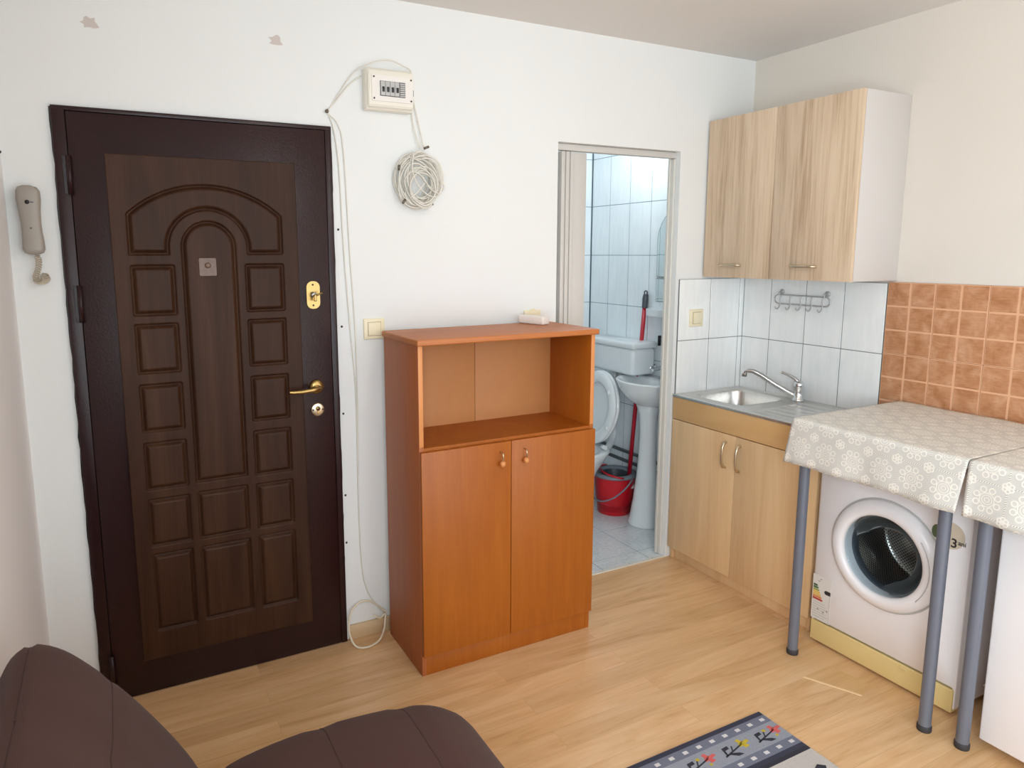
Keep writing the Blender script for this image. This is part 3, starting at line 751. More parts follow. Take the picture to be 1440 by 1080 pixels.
def sink_unit():
    t = thing('sink_cabinet', 'pale beech kitchen base cabinet with two doors under the steel sink', 'cabinet', (-0.235, -0.42, 0))
    Y1, Y0 = -0.012, -0.846; xf = -0.452
    boxobj('side_panel', (xf, -0.012, Y1-0.016, Y1, 0, 0.858), M['beech'], t, 0.001)
    boxobj('side_panel', (xf, -0.012, Y0, Y0+0.016, 0, 0.858), M['beech'], t, 0.001)
    boxobj('bottom_panel', (xf, -0.012, Y0+0.016, Y1-0.016, 0.062, 0.078), M['beech'], t, 0.0)
    boxobj('back_panel', (-0.018, -0.012, Y0+0.016, Y1-0.016, 0.078, 0.858), M['beech'], t, 0.0)
    boxobj('plinth', (xf+0.012, xf+0.028, Y0+0.016, Y1-0.016, 0.0, 0.060), M['beech'], t, 0.001)
    boxobj('front_rail', (xf-0.018, xf-0.001, Y0, Y1+0.002, 0.748, 0.861), M['beech_x'], t, 0.001)
    for a, b, hy in ((-0.4195, Y1+0.002, -0.366), (Y0, -0.4225, -0.447)):
        d = boxobj('door', (xf-0.018, xf-0.001, a, b, 0.064, 0.744), M['beech'], t, 0.001)
        x = xf-0.018; bm = B()
        tube(bm, [(x+0.002, hy, 0.708), (x-0.014, hy, 0.705), (x-0.024, hy, 0.685), (x-0.028, hy, 0.648), (x-0.024, hy, 0.610), (x-0.014, hy, 0.590), (x+0.002, hy, 0.587)], [0.006, 0.0065, 0.0055, 0.005, 0.0055, 0.0065, 0.006], 10, 0)
        obj('handle', bm, M['nickel_light'], d, 60)
    # ---- steel sink top with bowl
    s = thing('kitchen_sink', 'stainless steel sink with bowl and ribbed drainboard on the beech cabinet', 'sink', (-0.235, -0.42, 0.862))
    bm = B()
    bx0, bx1, by0, by1, r = -0.398, -0.075, -0.368, -0.052, 0.065
    X0, X1, YY0, YY1 = -0.474, -0.009, -0.850, -0.009
    zt = 0.870
    inner = rrect(bx0, bx1, by0, by1, r, 8); n = len(inner)
    # outer ring points matched by projecting rays onto a frame round the bowl
    fx0, fx1, fy0, fy1 = X0+0.012, X1-0.012, -0.40, YY1-0.012
    cx, cy = (bx0+bx1)/2, (by0+by1)/2
    outer = []
    for x, y in inner:
        dx, dy = x-cx, y-cy
        s1 = ((fx1 if dx > 0 else fx0)-cx)/dx if abs(dx) > 1e-6 else 1e9
        s2 = ((fy1 if dy > 0 else fy0)-cy)/dy if abs(dy) > 1e-6 else 1e9
        k = min(s1, s2); outer.append((cx+dx*k, cy+dy*k))
    prof = [(1.0, 0.0), (0.985, -0.003), (0.965, -0.012), (0.94, -0.09), (0.90, -0.125), (0.80, -0.140), (0.3, -0.144), (0.12, -0.148)]
    rings = [[bm.verts.new((x, y, zt)) for x, y in outer]]
    for k, dz in prof: rings.append([bm.verts.new((cx+(x-cx)*k, cy+(y-cy)*k, zt+dz)) for x, y in inner])
    for a, b in zip(rings, rings[1:]):
        for k in range(n):
            f = bm.faces.new((a[k], a[(k+1) % n], b[(k+1) % n], b[k])); f.smooth = True
    bm.faces.new(rings[-1])
    # corner fills are covered by the frame: outer corners
    for qx, qy in ((fx0, fy0), (fx1, fy0), (fx0, fy1), (fx1, fy1)):
        near = sorted(range(n), key=lambda k: (outer[k][0]-qx)**2+(outer[k][1]-qy)**2)[:2]
        v = bm.verts.new((qx, qy, zt)); 
        try: bm.faces.new((rings[0][near[0]], rings[0][near[1]], v))
        except ValueError: pass
    # drainboard with shallow ribs (long grid)
    ny, nx = 90, 60; g = []
    for j in range(ny+1):
        y = fy0+(YY0+0.012-fy0)*j/ny; row = []
        for i in range(nx+1):
            x = fx0+(fx1-fx0)*i/nx
            u, v = i/nx, j/ny
            zz = zt
            m = min(u, 1-u, )*(fx1-fx0); mv = min(v-0.0, 1-v)*abs(YY0-fy0)
            inside = min(max((m-0.05)/0.012, 0), 1)*min(max((mv-0.06)/0.012, 0), 1)
            zz -= 0.005*inside*(1.0 if True else 0)
            zz += 0.0035*inside*max(0, math.sin(u*PI*14))
            row.append(bm.verts.new((x, y, zz)))
        g.append(row)
    for j in range(ny):
        for i in range(nx):
            f = bm.faces.new((g[j][i], g[j][i+1], g[j+1][i+1], g[j+1][i])); f.smooth = True
    # rim, slightly raised rounded border that folds down over the cabinet
    def rim(a, b, c, d): box(bm, a, b, c, d, zt-0.012, zt+0.003, bev=0.004, seg=3)
    rim(X0, fx0+0.001, YY0, YY1); rim(fx1-0.001, X1, YY0, YY1); rim(X0, X1, YY1-0.013, YY1); rim(X0, X1, YY0, YY0+0.013)
    obj('sink_top', bm, M['steel'], s)
    bm = B(); rr = lathe(bm, [(0.0, 0.004), (0.012, 0.004), (0.026, 0.003), (0.034, 0.0), (0.036, -0.004)], (cx, cy, zt-0.147), 'z', 28); obj('drain', bm, M['chrome'], s)
    # ---- mixer tap
    f = thing('mixer_tap', 'chrome single lever mixer tap standing on the steel sink', 'tap', (-0.060, -0.415, 0.870))
    bx, by = -0.060, -0.415
    bm = B(); lathe(bm, [(0.0, 0.000), (0.027, 0.0), (0.027, 0.008), (0.022, 0.012), (0.0205, 0.060), (0.0225, 0.066), (0.0225, 0.086), (0.016, 0.096), (0, 0.098)], (bx, by, 0.8705), 'z', 28); obj('tap_body', bm, M['chrome'], f)
    bm = B(); tube(bm, [(bx-0.004, by+0.008, 0.893), (-0.085, -0.372, 0.912), (-0.118, -0.320, 0.945), (-0.150, -0.272, 0.980), (-0.172, -0.240, 0.998), (-0.186, -0.218, 1.000), (-0.193, -0.207, 0.992), (-0.194, -0.205, 0.978)], [0.013]*4+[0.011]*4, 14, 0)
    sp = obj('spout', bm, M['chrome'], f, 60)
    bm = B(); lathe(bm, [(0.012, 0.0), (0.0125, -0.014), (0.009, -0.014)], (-0.194, -0.205, 0.984), 'z', 20); obj('aerator', bm, M['nickel'], sp)
    bm = B(); tube(bm, [(bx, by, 0.958), (bx-0.008, by+0.018, 0.978), (bx-0.020, by+0.045, 0.992), (bx-0.034, by+0.075, 1.002)], [0.012, 0.009, 0.0065, 0.0065], 12, 0)
    obj('lever', bm, M['chrome'], f, 60)
sink_unit()

# ------------------------------------------------------------ washing machine
def washing_machine():
    xf, ya, yb = -0.507, -0.880, -1.440
    t = thing('washing_machine', 'white front-loading washing machine with yellowed plinth under the table', 'washing machine', ((xf-0.05)/2, (ya+yb)/2, 0))
    bm = B()
    box(bm, xf+0.012, -0.045, yb, yb+0.012, 0.022, 0.850, bev=0.004); box(bm, xf+0.012, -0.045, ya-0.012, ya, 0.022, 0.850, bev=0.004)
    box(bm, xf+0.012, -0.045, yb+0.012, ya-0.012, 0.838, 0.850); box(bm, xf+0.012, -0.045, yb+0.012, ya-0.012, 0.022, 0.034); box(bm, -0.057, -0.045, yb+0.012, ya-0.012, 0.034, 0.838)
    obj('casing', bm, M['white_gloss'], t)
    cy, cz = ya-0.286, 0.478
    # front panel with circular hole
    bm = B(); n = 72; R = 0.172
    circ = [(cy+R*math.cos(2*PI*k/n), cz+R*math.sin(2*PI*k/n)) for k in range(n)]
    y0, y1, z0, z1 = yb+0.006, ya-0.004, 0.099, 0.846
    outer = []
    for y, z in circ:
        dy, dz = y-cy, z-cz
        s1 = ((y1 if dy > 0 else y0)-cy)/dy if abs(dy) > 1e-6 else 1e9
        s2 = ((z1 if dz > 0 else z0)-cz)/dz if abs(dz) > 1e-6 else 1e9
        k = min(s1, s2); outer.append((cy+dy*k, cz+dz*k))
    for q in ((y0, z0), (y0, z1), (y1, z0), (y1, z1)):
        i = min(range(n), key=lambda k: (outer[k][0]-q[0])**2+(outer[k][1]-q[1])**2); outer[i] = q
    A = [bm.verts.new((xf, y, z)) for y, z in circ]; Bv = [bm.verts.new((xf, y, z)) for y, z in outer]
    def inset(q, d): return (min(max(q[0], y0+d), y1-d), min(max(q[1], z0+d), z1-d))
    Bi = [bm.verts.new((xf, *inset(q, 0.012))) for q in outer]
    for v, q in zip(Bv, outer): v.co.x = xf+0.012
    A2 = [bm.verts.new((xf+0.03, y, z)) for y, z in circ]
    for a, b in ((A, Bi), (Bi, Bv), (A2, A)):
        for k in range(n):
            f = bm.faces.new((a[k], a[(k+1) % n], b[(k+1) % n], b[k])); f.smooth = a is Bi
    obj('front_panel', bm, M['white_gloss'], t, 50)
    # plinth
    bm = B(); box(bm, xf+0.004, xf+0.05, yb+0.004, ya-0.004, 0.010, 0.094, bev=0.004, seg=3); pl = obj('plinth', bm, M['yellowed'], t, 40); pl['label'] = 'yellowed plastic plinth'
    bm = B(); box(bm, xf-0.004, xf+0.006, ya-0.40, ya-0.375, 0.078, 0.088, bev=0.002); obj('filter_tab', bm, M['yellowed'], pl)
    for y in (ya-0.05, yb+0.05):
        for x in (xf+0.06, -0.09):
            bm = B(); lathe(bm, [(0.0, 0.0), (0.02, 0.0), (0.02, 0.012), (0.008, 0.014), (0.008, 0.03)], (x, y, 0), 'z', 16); obj('foot', bm, M['rubber'], t)
    # door ring
    prof = [(0.150, 0.030), (0.148, 0.000), (0.149, -0.022), (0.153, -0.030), (0.165, -0.0345), (0.185, -0.030), (0.200, -0.018), (0.2045, -0.006), (0.2045, 0.0)]
    bm = B(); lathe(bm, prof, (xf, cy, cz), 'x', 72); dr = obj('door_ring', bm, M['white_gloss'], t); dr['label'] = 'white round door ring'
    bm = B(); lathe(bm, [(0.205, -0.001), (0.210, -0.003), (0.212, 0.001)], (xf, cy, cz), 'x', 72); obj('door_seam', bm, M['grey_panel'], dr)
    # pull recess in ring
    bm = B(); pts = []
    for k in range(13):
        a = math.radians(-38+76*k/12)+PI; pts.append((xf-0.0325, cy+0.178*math.cos(a), cz+0.178*math.sin(a)))
    tube(bm, pts, 0.0016, 6); obj('pull_groove', bm, M['grey_panel'], dr)
    # glass bowl
    bm = B(); lathe(bm, [(0.149, -0.016), (0.140, -0.010), (0.128, 0.02), (0.112, 0.055), (0.095, 0.075), (0.06, 0.085), (0.001, 0.088)], (xf, cy, cz), 'x', 64)
    gl = obj('door_glass', bm, M['glass'], t)
    # rubber gasket and drum
    bm = B(); lathe(bm, [(0.172, 0.025), (0.150, 0.03), (0.145, 0.06), (0.160, 0.085), (0.175, 0.09)], (xf, cy, cz), 'x', 64); obj('door_gasket', bm, M['darkgrey'], t)
    bm = B(); R = 0.205; uvl = bm.loops.layers.uv.new('UVMap'); seg = 80
    prof = [(0.172, 0.09), (0.188, 0.095), (R, 0.12), (R, 0.30), (0.19, 0.315), (0.10, 0.32), (0.001, 0.325)]
    rg = []; s = 0; acc = []
    for i, (r, h) in enumerate(prof):
        if i: s += math.hypot(r-prof[i-1][0], h-prof[i-1][1])
        acc.append(s); rg.append([bm.verts.new((xf+h, cy+r*math.cos(2*PI*k/seg), cz+r*math.sin(2*PI*k/seg))) for k in range(seg)])
    for i in range(len(prof)-1):
        for k in range(seg):
            f = bm.faces.new((rg[i][k], rg[i][(k+1) % seg], rg[i+1][(k+1) % seg], rg[i+1][k])); f.smooth = True
            for lp in f.loops:
                v = lp.vert.co
                if i >= 4: lp[uvl].uv = (v.y-cy, v.z-cz)
                else:
                    ii = i if lp.vert in rg[i] else i+1; kk = k if (lp.vert is rg[ii][k]) else k+1
                    lp[uvl].uv = (R*2*PI*kk/seg, acc[ii])
    dm = obj('drum', bm, M['drum'], t, recalc=False)
    for k in range(3):
        a = 0.6+2*PI*k/3; bm = B()
        p = lambda rr, x: (xf+x, cy+rr*math.cos(a), cz+rr*math.sin(a))
        tube(bm, [p(0.200, 0.13), p(0.175, 0.15), p(0.17, 0.22), p(0.175, 0.28), p(0.20, 0.30)], [0.012, 0.02, 0.022, 0.02, 0.012], 12, 0); obj('drum_paddle', bm, M['nickel'], dm, 60)
    # energy label
    u = lambda d: ya-0.004-d
    bm = B(); box(bm, xf-0.0006, xf+0.0005, u(0.083), u(0.002), 0.105, 0.292); lb = obj('energy_label', bm, M['paper'], t); lb['label'] = 'paper energy label with coloured bars'
    for k, (nm, L) in enumerate((('label_green', 0.020), ('label_green', 0.024), ('label_lime', 0.028), ('label_yellow', 0.032), ('label_yellow', 0.036), ('label_orange', 0.040), ('label_red', 0.045))):
        z = 0.252-0.0095*k; y = u(0.006)
        bm = B(); prism(bm, [(y, z), (y-L+0.004, z), (y-L, z-0.004), (y-L+0.004, z-0.008), (y, z-0.008)], 'x', xf-0.0012, xf-0.0005); obj('label_bar', bm, M[nm], lb)
    bm = B(); prism(bm, [(u(0.082), 0.240), (u(0.060), 0.240), (u(0.054), 0.232), (u(0.060), 0.224), (u(0.082), 0.224)], 'x', xf-0.0012, xf-0.0005); obj('rating_arrow', bm, M['label_dark'], lb)
    for k in range(7): 
        z = 0.176-0.010*k
        boxobj('label_line', (xf-0.0012, xf-0.0004, u(0.006+0.055+0.012*((k*7) % 3)/2), u(0.008), z, z+0.0012), M['label_grey'], lb, 0)
    for y, z in ((0.028, 0.146), (0.052, 0.142), (0.068, 0.152)): boxobj('label_symbol', (xf-0.0014, xf-0.0004, u(y+0.007), u(y), z, z+0.007), M['label_grey'], lb, 0)
    boxobj('label_line', (xf-0.001, xf-0.0004, u(0.080), u(0.0792), 0.108, 0.225), M['label_grey'], lb, 0)
    for y, z in ((0.034, 0.276), (0.026, 0.266)): boxobj('label_symbol', (xf-0.001, xf-0.0004, u(y+0.008), u(y), z, z+0.004), M['label_grey'], lb, 0)
    # round warranty sticker: "3 ani"
    sy, sz = u(0.496), 0.634
    bm = B(); n = 40; prism(bm, [(sy+0.047*math.cos(2*PI*k/n), sz+0.047*math.sin(2*PI*k/n)) for k in range(n)], 'x', xf-0.0006, xf+0.0003); st = obj('warranty_sticker', bm, M['sticker_beige'], t); st['label'] = 'round beige warranty sticker'
    bm = B(); pts = []
    for k in range(16):
        a = 2*PI*k/16; pts.append((sy+0.044+0.016*math.cos(a), sz+0.0+0.024*math.sin(a)))
    prism(bm, pts, 'x', xf-0.0011, xf-0.0003); obj('sticker_leaf', bm, M['leaf_green'], st)
    def text(name, body, size, y, z, mat, par, off=0.0015):
        cu = bpy.data.curves.new(name, 'FONT'); cu.body = body; cu.size = size; cu.extrude = 0.0004; cu.offset = off
        to = bpy.data.objects.new(name, cu); COL.objects.link(to)
        to.matrix_world = Matrix(((0, 0, -1, xf-0.0020), (-1, 0, 0, y), (0, 1, 0, z), (0, 0, 0, 1)))
        bpy.context.view_layer.update()
        dg = bpy.context.evaluated_depsgraph_get(); me = bpy.data.meshes.new_from_object(to.evaluated_get(dg)); me.materials.clear(); me.materials.append(mat)
        o = bpy.data.objects.new(name, me); COL.objects.link(o); mw = to.matrix_world.copy(); bpy.data.objects.remove(to)
        o.parent = par; o.matrix_parent_inverse = par.matrix_world.inverted(); o.matrix_basis = mw
    text('sticker_text', '3', 0.044, u(0.500), 0.597, M['label_dark'], st, 0.0006)
    text('sticker_text', 'ani', 0.022, u(0.5235), 0.611, M['label_dark'], st, 0.0002)
washing_machine()

def appliance_cord():
    bm = B()
    tube(bm, [(-0.20, -1.462, 0.80), (-0.235, -1.464, 0.50), (-0.245, -1.466, 0.30), (-0.262, -1.468, 0.16), (-0.30, -1.468, 0.10), (-0.36, -1.460, 0.085)], 0.0035, 8, 6)
    tag(obj('power_cord', bm, M['cable']), 'thin white cord hanging beside the washing machine', 'cord')
appliance_cord()

# ------------------------------------------------------------ fridge
def fridge():
    t = thing('fridge', 'small white fridge at the right edge, under the second table', 'fridge', (-0.30, -1.83, 0))
    y1, y0 = -1.566, -2.08
    boxobj('body', (-0.52, -0.05, y0, y1, 0.03, 0.85), M['white_gloss'], t, 0.006, 3)
    d = boxobj('door', (-0.590, -0.524, y0, y1, 0.034, 0.848), M['white_gloss'], t, 0.006, 3)
    boxobj('door_gasket', (-0.5245, -0.5195, y0+0.008, y1-0.008, 0.045, 0.84), M['grey_panel'], d, 0)
    boxobj('handle_recess', (-0.594, -0.588, y0+0.05, y0+0.08, 0.55, 0.75), M['grey_panel'], d, 0.003)
    for x in (-0.49, -0.09):
        for y in (y1-0.05, y0+0.05):
            bm = B(); lathe(bm, [(0, 0), (0.02, 0), (0.02, 0.02), (0.01, 0.022), (0.01, 0.034)], (x, y, 0), 'z', 14); obj('foot', bm, M['rubber'], t)
fridge()

# ------------------------------------------------------------ tables and lace cloths
def table(y1, y0, label, ylegs, xl):
    t = thing('utility_table', label, 'table', (-0.36, (y0+y1)/2, 0), 'narrow tables along the kitchen wall')
    boxobj('tabletop', (-0.700, -0.032, y0, y1, 0.926, 0.954), M['white_plastic'], t, 0.004, 3)
    for x in (xl, -0.015-0.085):
        for y in ylegs:
            if x > -0.2: y2 = y
            bm = B(); tube(bm, [(x, y, 0.018), (x, y, 0.925)], 0.0192, 20)
            lg = obj('leg', bm, M['leg_grey'], t, 50)
            bm = B(); lathe(bm, [(0, 0), (0.021, 0), (0.0222, 0.004), (0.0222, 0.018), (0.0194, 0.021)], (x, y, 0), 'z', 20); obj('rubber_foot', bm, M['rubber'], lg)
            bm = B(); lathe(bm, [(0.0192, 0.88), (0.04, 0.921), (0.04, 0.926)], (x, y, 0), 'z', 20); obj('leg_socket', bm, M['leg_grey'], lg)
def table_back_fix(): pass
table(-0.892, -1.502, 'narrow grey-legged table over the washing machine, left under the lace cloth', (-0.921, -1.435), -0.652)
table(-1.510, -2.130, 'narrow grey-legged table over the fridge, right of the washing machine table', (-1.541, -2.105), -0.630)

def tablecloth(y1, y0, label, uoff, left_skew, right_skew):
    """thin cloth over the table: top plus hanging front flap"""
    prof = [(-0.042, 0.9585), (-0.30, 0.9585), (-0.55, 0.9585), (-0.690, 0.9585)]
    for k in range(1, 7):
        a = PI/2*k/6; prof.append((-0.690-0.016*math.sin(a), 0.9425+0.016*math.cos(a)))
    for k in range(1, 9): prof.append((-0.7065-0.0012*k, 0.9425-0.155*k/8))
    dense = []
    for (a, b) in zip(prof, prof[1:]):
        m = max(1, int(math.hypot(b[0]-a[0], b[1]-a[1])/0.02))
        for k in range(m): dense.append((a[0]+(b[0]-a[0])*k/m, a[1]+(b[1]-a[1])*k/m))
    dense.append(prof[-1])
    bm = B(); uvl = bm.loops.layers.uv.new('UVMap'); ny = 70; grid = []; uvs = {}
    s = 0; L = []
    for i, p in enumerate(dense):
        if i: s += math.hypot(p[0]-dense[i-1][0], p[1]-dense[i-1][1])
        L.append(s)
    # fold arc position: flap starts at v=0
    sf = L[min(range(len(dense)), key=lambda i: abs(dense[i][0]+0.700)+abs(dense[i][1]-0.9525))]
    rnd = random.Random(uoff)
    for i, (x, z) in enumerate(dense):
        row = []
        hang = max(0, 0.94-z)/0.155
        for j in range(ny+1):
            v = j/ny; y = y1+(y0-y1)*v
            y += left_skew*hang*(1-v)**2 - right_skew*hang*v**2*-1
            dx = -0.006*hang*math.sin(v*9+uoff*2)-0.004*hang*math.sin(v*23+uoff)
            dz = 0.0012*math.sin(v*14+x*9)*(1-hang)*(1 if z > 0.95 else 0)+0.004*hang*math.sin(v*12+uoff)
            if j < 2: dx -= 0.004*hang
            vt = bm.verts.new((x+dx, y, z+max(dz, -0.0005))); uvs[vt] = ((y1-y)+uoff*0.031, L[i]-sf+0.003+0.051)
            row.append(vt)
        grid.append(row)
    for i in range(len(dense)-1):
        for j in range(ny):
            f = bm.faces.new((grid[i][j], grid[i][j+1], grid[i+1][j+1], grid[i+1][j])); f.smooth = True
            for lp in f.loops: lp[uvl].uv = uvs[lp.vert]
    o = obj('tablecloth', bm, M['lace'], None, recalc=True)
    sm = o.modifiers.new('thick', 'SOLIDIFY'); sm.thickness = 0.0014; sm.offset = 0
    return tag(o, label, 'tablecloth')
tablecloth(-0.893, -1.510, 'cream lace-patterned cloth draped over the washing machine table', 0, 0.018, 0.018)
tablecloth(-1.514, -2.13, 'cream lace-patterned cloth draped over the table above the fridge', 3, 0.0, 0.0)

# ------------------------------------------------------------ rug
def rug():
    X1, X0, Y1, Y0 = -1.070, -2.14, -1.120, -1.90
    mats = ['rug_grey', 'rug_navy', 'rug_mid', 'rug_light', 'rug_white', 'rug_red', 'rug_yellow', 'rug_black']
    idx = {m: i for i, m in enumerate(mats)}
    bm = B(); box(bm, X0, X1, Y0, Y1, 0, 0.0075, bev=0.002, mi=0)
    def strip(ya, yb, m, x0=X0+0.003, x1=X1-0.003, h=0.0082): box(bm, x0, x1, yb, ya, 0.007, h, mi=idx[m])
    def poly(pts, m, h=0.0090): prism(bm, pts, 'z', 0.0080, h, mi=idx[m])
    def band(Y, s):       # s=-1 downwards from Y
        q = lambda d: Y+s*d
        strip(*sorted((q(0.002), q(0.020)), reverse=True), 'rug_navy'); strip(*sorted((q(0.020), q(0.055)), reverse=True), 'rug_mid')
        strip(*sorted((q(0.055), q(0.138)), reverse=True), 'rug_light'); strip(*sorted((q(0.138), q(0.173)), reverse=True), 'rug_mid')
        strip(*sorted((q(0.173), q(0.190)), reverse=True), 'rug_navy'); strip(*sorted((q(0.190), q(0.206)), reverse=True), 'rug_black')
        x = X1-0.03; 
        while x > X0+0.02:
            for d in (0.0375, 0.1555):
                c = q(d); poly([(x-0.009, c-0.006), (x+0.009, c-0.006), (x+0.009, c+0.006), (x-0.009, c+0.006)], 'rug_white')
            x -= 0.0575
        x = X1-0.122; k = 0
        while x > X0+0.05:
            c = q(0.100)-0.012
            def P(pts, m, h=0.0090): poly([(x+a*1.2, c+b) for a, b in pts], m, h)
            P([(-0.005, -0.003), (0.072, 0.020), (0.072, 0.024), (-0.005, 0.003)], 'rug_black')
            P([(0.0, 0.0), (0.005, 0.0), (0.010, 0.022), (0.026, 0.024), (0.027, 0.036), (0.006, 0.034)], 'rug_black')
            P([(0.010, 0.003), (0.030, -0.014), (0.048, -0.014), (0.040, -0.004), (0.018, 0.006)], 'rug_black')
            P([(0.030, 0.012), (0.040, 0.028), (0.036, 0.030), (0.026, 0.012)], 'rug_black')
            fl = ('rug_red', 'rug_yellow')[k % 2]; ot = ('rug_yellow', 'rug_red')[k % 2]
            P([(0.058, 0.012), (0.098, 0.022), (0.096, 0.032), (0.060, 0.026)], fl)
            P([(0.066, 0.024), (0.078, 0.026), (0.074, 0.044), (0.062, 0.042)], fl)
            P([(0.070, 0.002), (0.086, 0.006), (0.082, 0.018), (0.068, 0.016)], fl)
            if k % 2 == 0:
                P([(0.038, 0.028), (0.048, 0.028), (0.048, 0.038), (0.038, 0.038)], ot); P([(0.060, -0.006), (0.068, -0.004), (0.066, 0.004), (0.058, 0.002)], ot)
            x -= 0.147; k += 1
    band(Y1, -1); band(Y0, 1)
    x = X1-0.05
    while x > X0+0.1:
        for c in (-1.40, -1.51, -1.62): poly([(x-0.03, c-0.012), (x, c-0.02), (x+0.02, c), (x, c+0.016), (x-0.02, c+0.008)], 'rug_black')
        x -= 0.16
    tag(obj('rug', bm, [M[m] for m in mats]), 'grey and navy patterned rug with red and yellow flowers on the laminate', 'rug')
rug()

# ------------------------------------------------------------ sofa
def sofa():
    t = thing('sofa', 'dark brown fabric armless sofa against the left wall', 'sofa', (-2.7, -1.95, 0))
    def cushion(name, prof, ya, yb, endr, seams, par, xs=()):
        """prof: closed (x,z) loop; ends shrink with rounded shoulders"""
        n = len(prof); cx = sum(p[0] for p in prof)/n; cz = sum(p[1] for p in prof)/n
        bm = B(); rings = []
        lon = [min((i for i in range(n) if prof[i][1] > cz), key=lambda i: abs(prof[i][0]-x)) for x in xs]
        prof = [(p[0], p[1]-(0.006 if i in lon else 0)) for i, p in enumerate(prof)]
        stations = []
        for k in range(7):
            a = PI/2*k/6; stations.append((ya-endr*(1-math.sin(a)), math.cos(a)))
        st = [(ya-endr*(1-math.cos(PI/2*(1-k/6))), 1-math.sin(PI/2*(1-k/6))) for k in range(7)]
        # st: from end cap (scale small inset) to full
        ys = []
        for k in range(7):
            a = PI/2*k/6; ys.append((ya-endr*(1-math.cos(a-PI/2+PI/2))*0-endr*(1-math.sin(a)*1)*0, 0))
        seq = []
        for k in range(7):
            a = PI/2*k/6      # 0 at the cap, pi/2 full section
            seq.append((ya-endr*(1-math.cos(a)), endr*(1-math.sin(a))))
        mid = [(ya-endr+(yb+endr-(ya-endr))*k/30, 0.0) for k in range(1, 30)]
        seq2 = [(yb+endr*(1-math.cos(PI/2*k/6)), endr*(1-math.sin(PI/2*k/6))) for k in range(6, -1, -1)]
        allst = seq+mid+seq2
        # inward normals of the profile
        nor = []
        for i in range(n):
            p0, p1 = prof[i-1], prof[(i+1) % n]; dx, dz = p1[0]-p0[0], p1[1]-p0[1]; L = math.hypot(dx, dz) or 1
            nx, nz = -dz/L, dx/L
            if (cx-prof[i][0])*nx+(cz-prof[i][1])*nz < 0: nx, nz = -nx, -nz
            nor.append((nx, nz))
        for y, ins in allst:
            pinch = sum(0.010*math.exp(-((y-s)/0.018)**2) for s in seams)
            rings.append([bm.verts.new((prof[i][0]+nor[i][0]*(ins*0.9+pinch), y, prof[i][1]+nor[i][1]*(ins*0.9+pinch))) for i in range(n)])
        for a, b in zip(rings, rings[1:]):
            for k in range(n):
                f = bm.faces.new((a[k], a[(k+1) % n], b[(k+1) % n], b[k])); f.smooth = True
        bm.faces.new(rings[0]); bm.faces.new(rings[-1])
        lines = [[v.co.copy() for v in (r[i] for r in rings)] for i in lon]
        o = obj(name, bm, M['sofa'], par)
        for L in lines:
            b2 = B(); tube(b2, L, 0.0015, 6); obj('seam', b2, M['sofa_seam'], o)
        return o
    back = [(-3.205, 0.40), (-3.215, 0.60), (-3.21, 0.745), (-3.195, 0.80), (-3.165, 0.828), (-3.13, 0.825), (-3.09, 0.800), (-3.05, 0.758), (-3.00, 0.695), (-2.95, 0.620), (-2.90, 0.535), (-2.865, 0.462), (-2.85, 0.40), (-2.86, 0.34), (-2.90, 0.30), (-3.0, 0.29), (-3.12, 0.30)]
    seat = [(-2.845, 0.24), (-2.85, 0.34), (-2.835, 0.405), (-2.80, 0.432), (-2.70, 0.450), (-2.58, 0.456), (-2.45, 0.450), (-2.34, 0.435), (-2.27, 0.410), (-2.215, 0.370), (-2.18, 0.315), (-2.172, 0.25), (-2.195, 0.205), (-2.27, 0.185), (-2.5, 0.18), (-2.78, 0.185)]
    def dens(p):
        q = [Vector((a, 0, b)) for a, b in p]; q2 = q[-1:]+q+q[:2]; out = []
        s = smooth_path(q2, 3); m = len(s)
        return [(v.x, v.z) for v in s[3:3+3*len(p)]]
    seams = [-1.06-0.30*k for k in range(1, 7)]
    b = cushion('backrest', dens(back), -1.055, -2.95, 0.09, seams, t, (-3.15, -3.01))
    s = cushion('seat', dens(seat), -1.03, -2.95, 0.12, seams, t, (-2.60, -2.37))
    # seams stitched across, as thin piping
    for par, prof, top in ((b, dens(back), True), (s, dens(seat), True)):
        for sy in seams[:6]:
            bm = B(); pts = []
            n = len(prof); cx = sum(p[0] for p in prof)/n; cz = sum(p[1] for p in prof)/n
            for i in range(n):
                p0, p1 = prof[i-1], prof[(i+1) % n]; dx, dz = p1[0]-p0[0], p1[1]-p0[1]; L = math.hypot(dx, dz) or 1
                nx, nz = -dz/L, dx/L
                if (cx-prof[i][0])*nx+(cz-prof[i][1])*nz < 0: nx, nz = -nx, -nz
                pts.append((prof[i][0]+nx*0.0095, sy, prof[i][1]+nz*0.0095))
            tube(bm, pts, 0.0014, 6, closed=True); obj('seam', bm, M['sofa_seam'], par)
    boxobj('base_frame', (-3.15, -2.26, -2.88, -1.13, 0.07, 0.20), M['sofa'], t, 0.01)
    for x in (-3.1, -2.32):
        for y in (-1.2, -2.8):
            bm = B(); tube(bm, [(x, y, 0), (x, y, 0.075)], [0.018, 0.024], 14); obj('leg', bm, M['black'], t)
sofa()

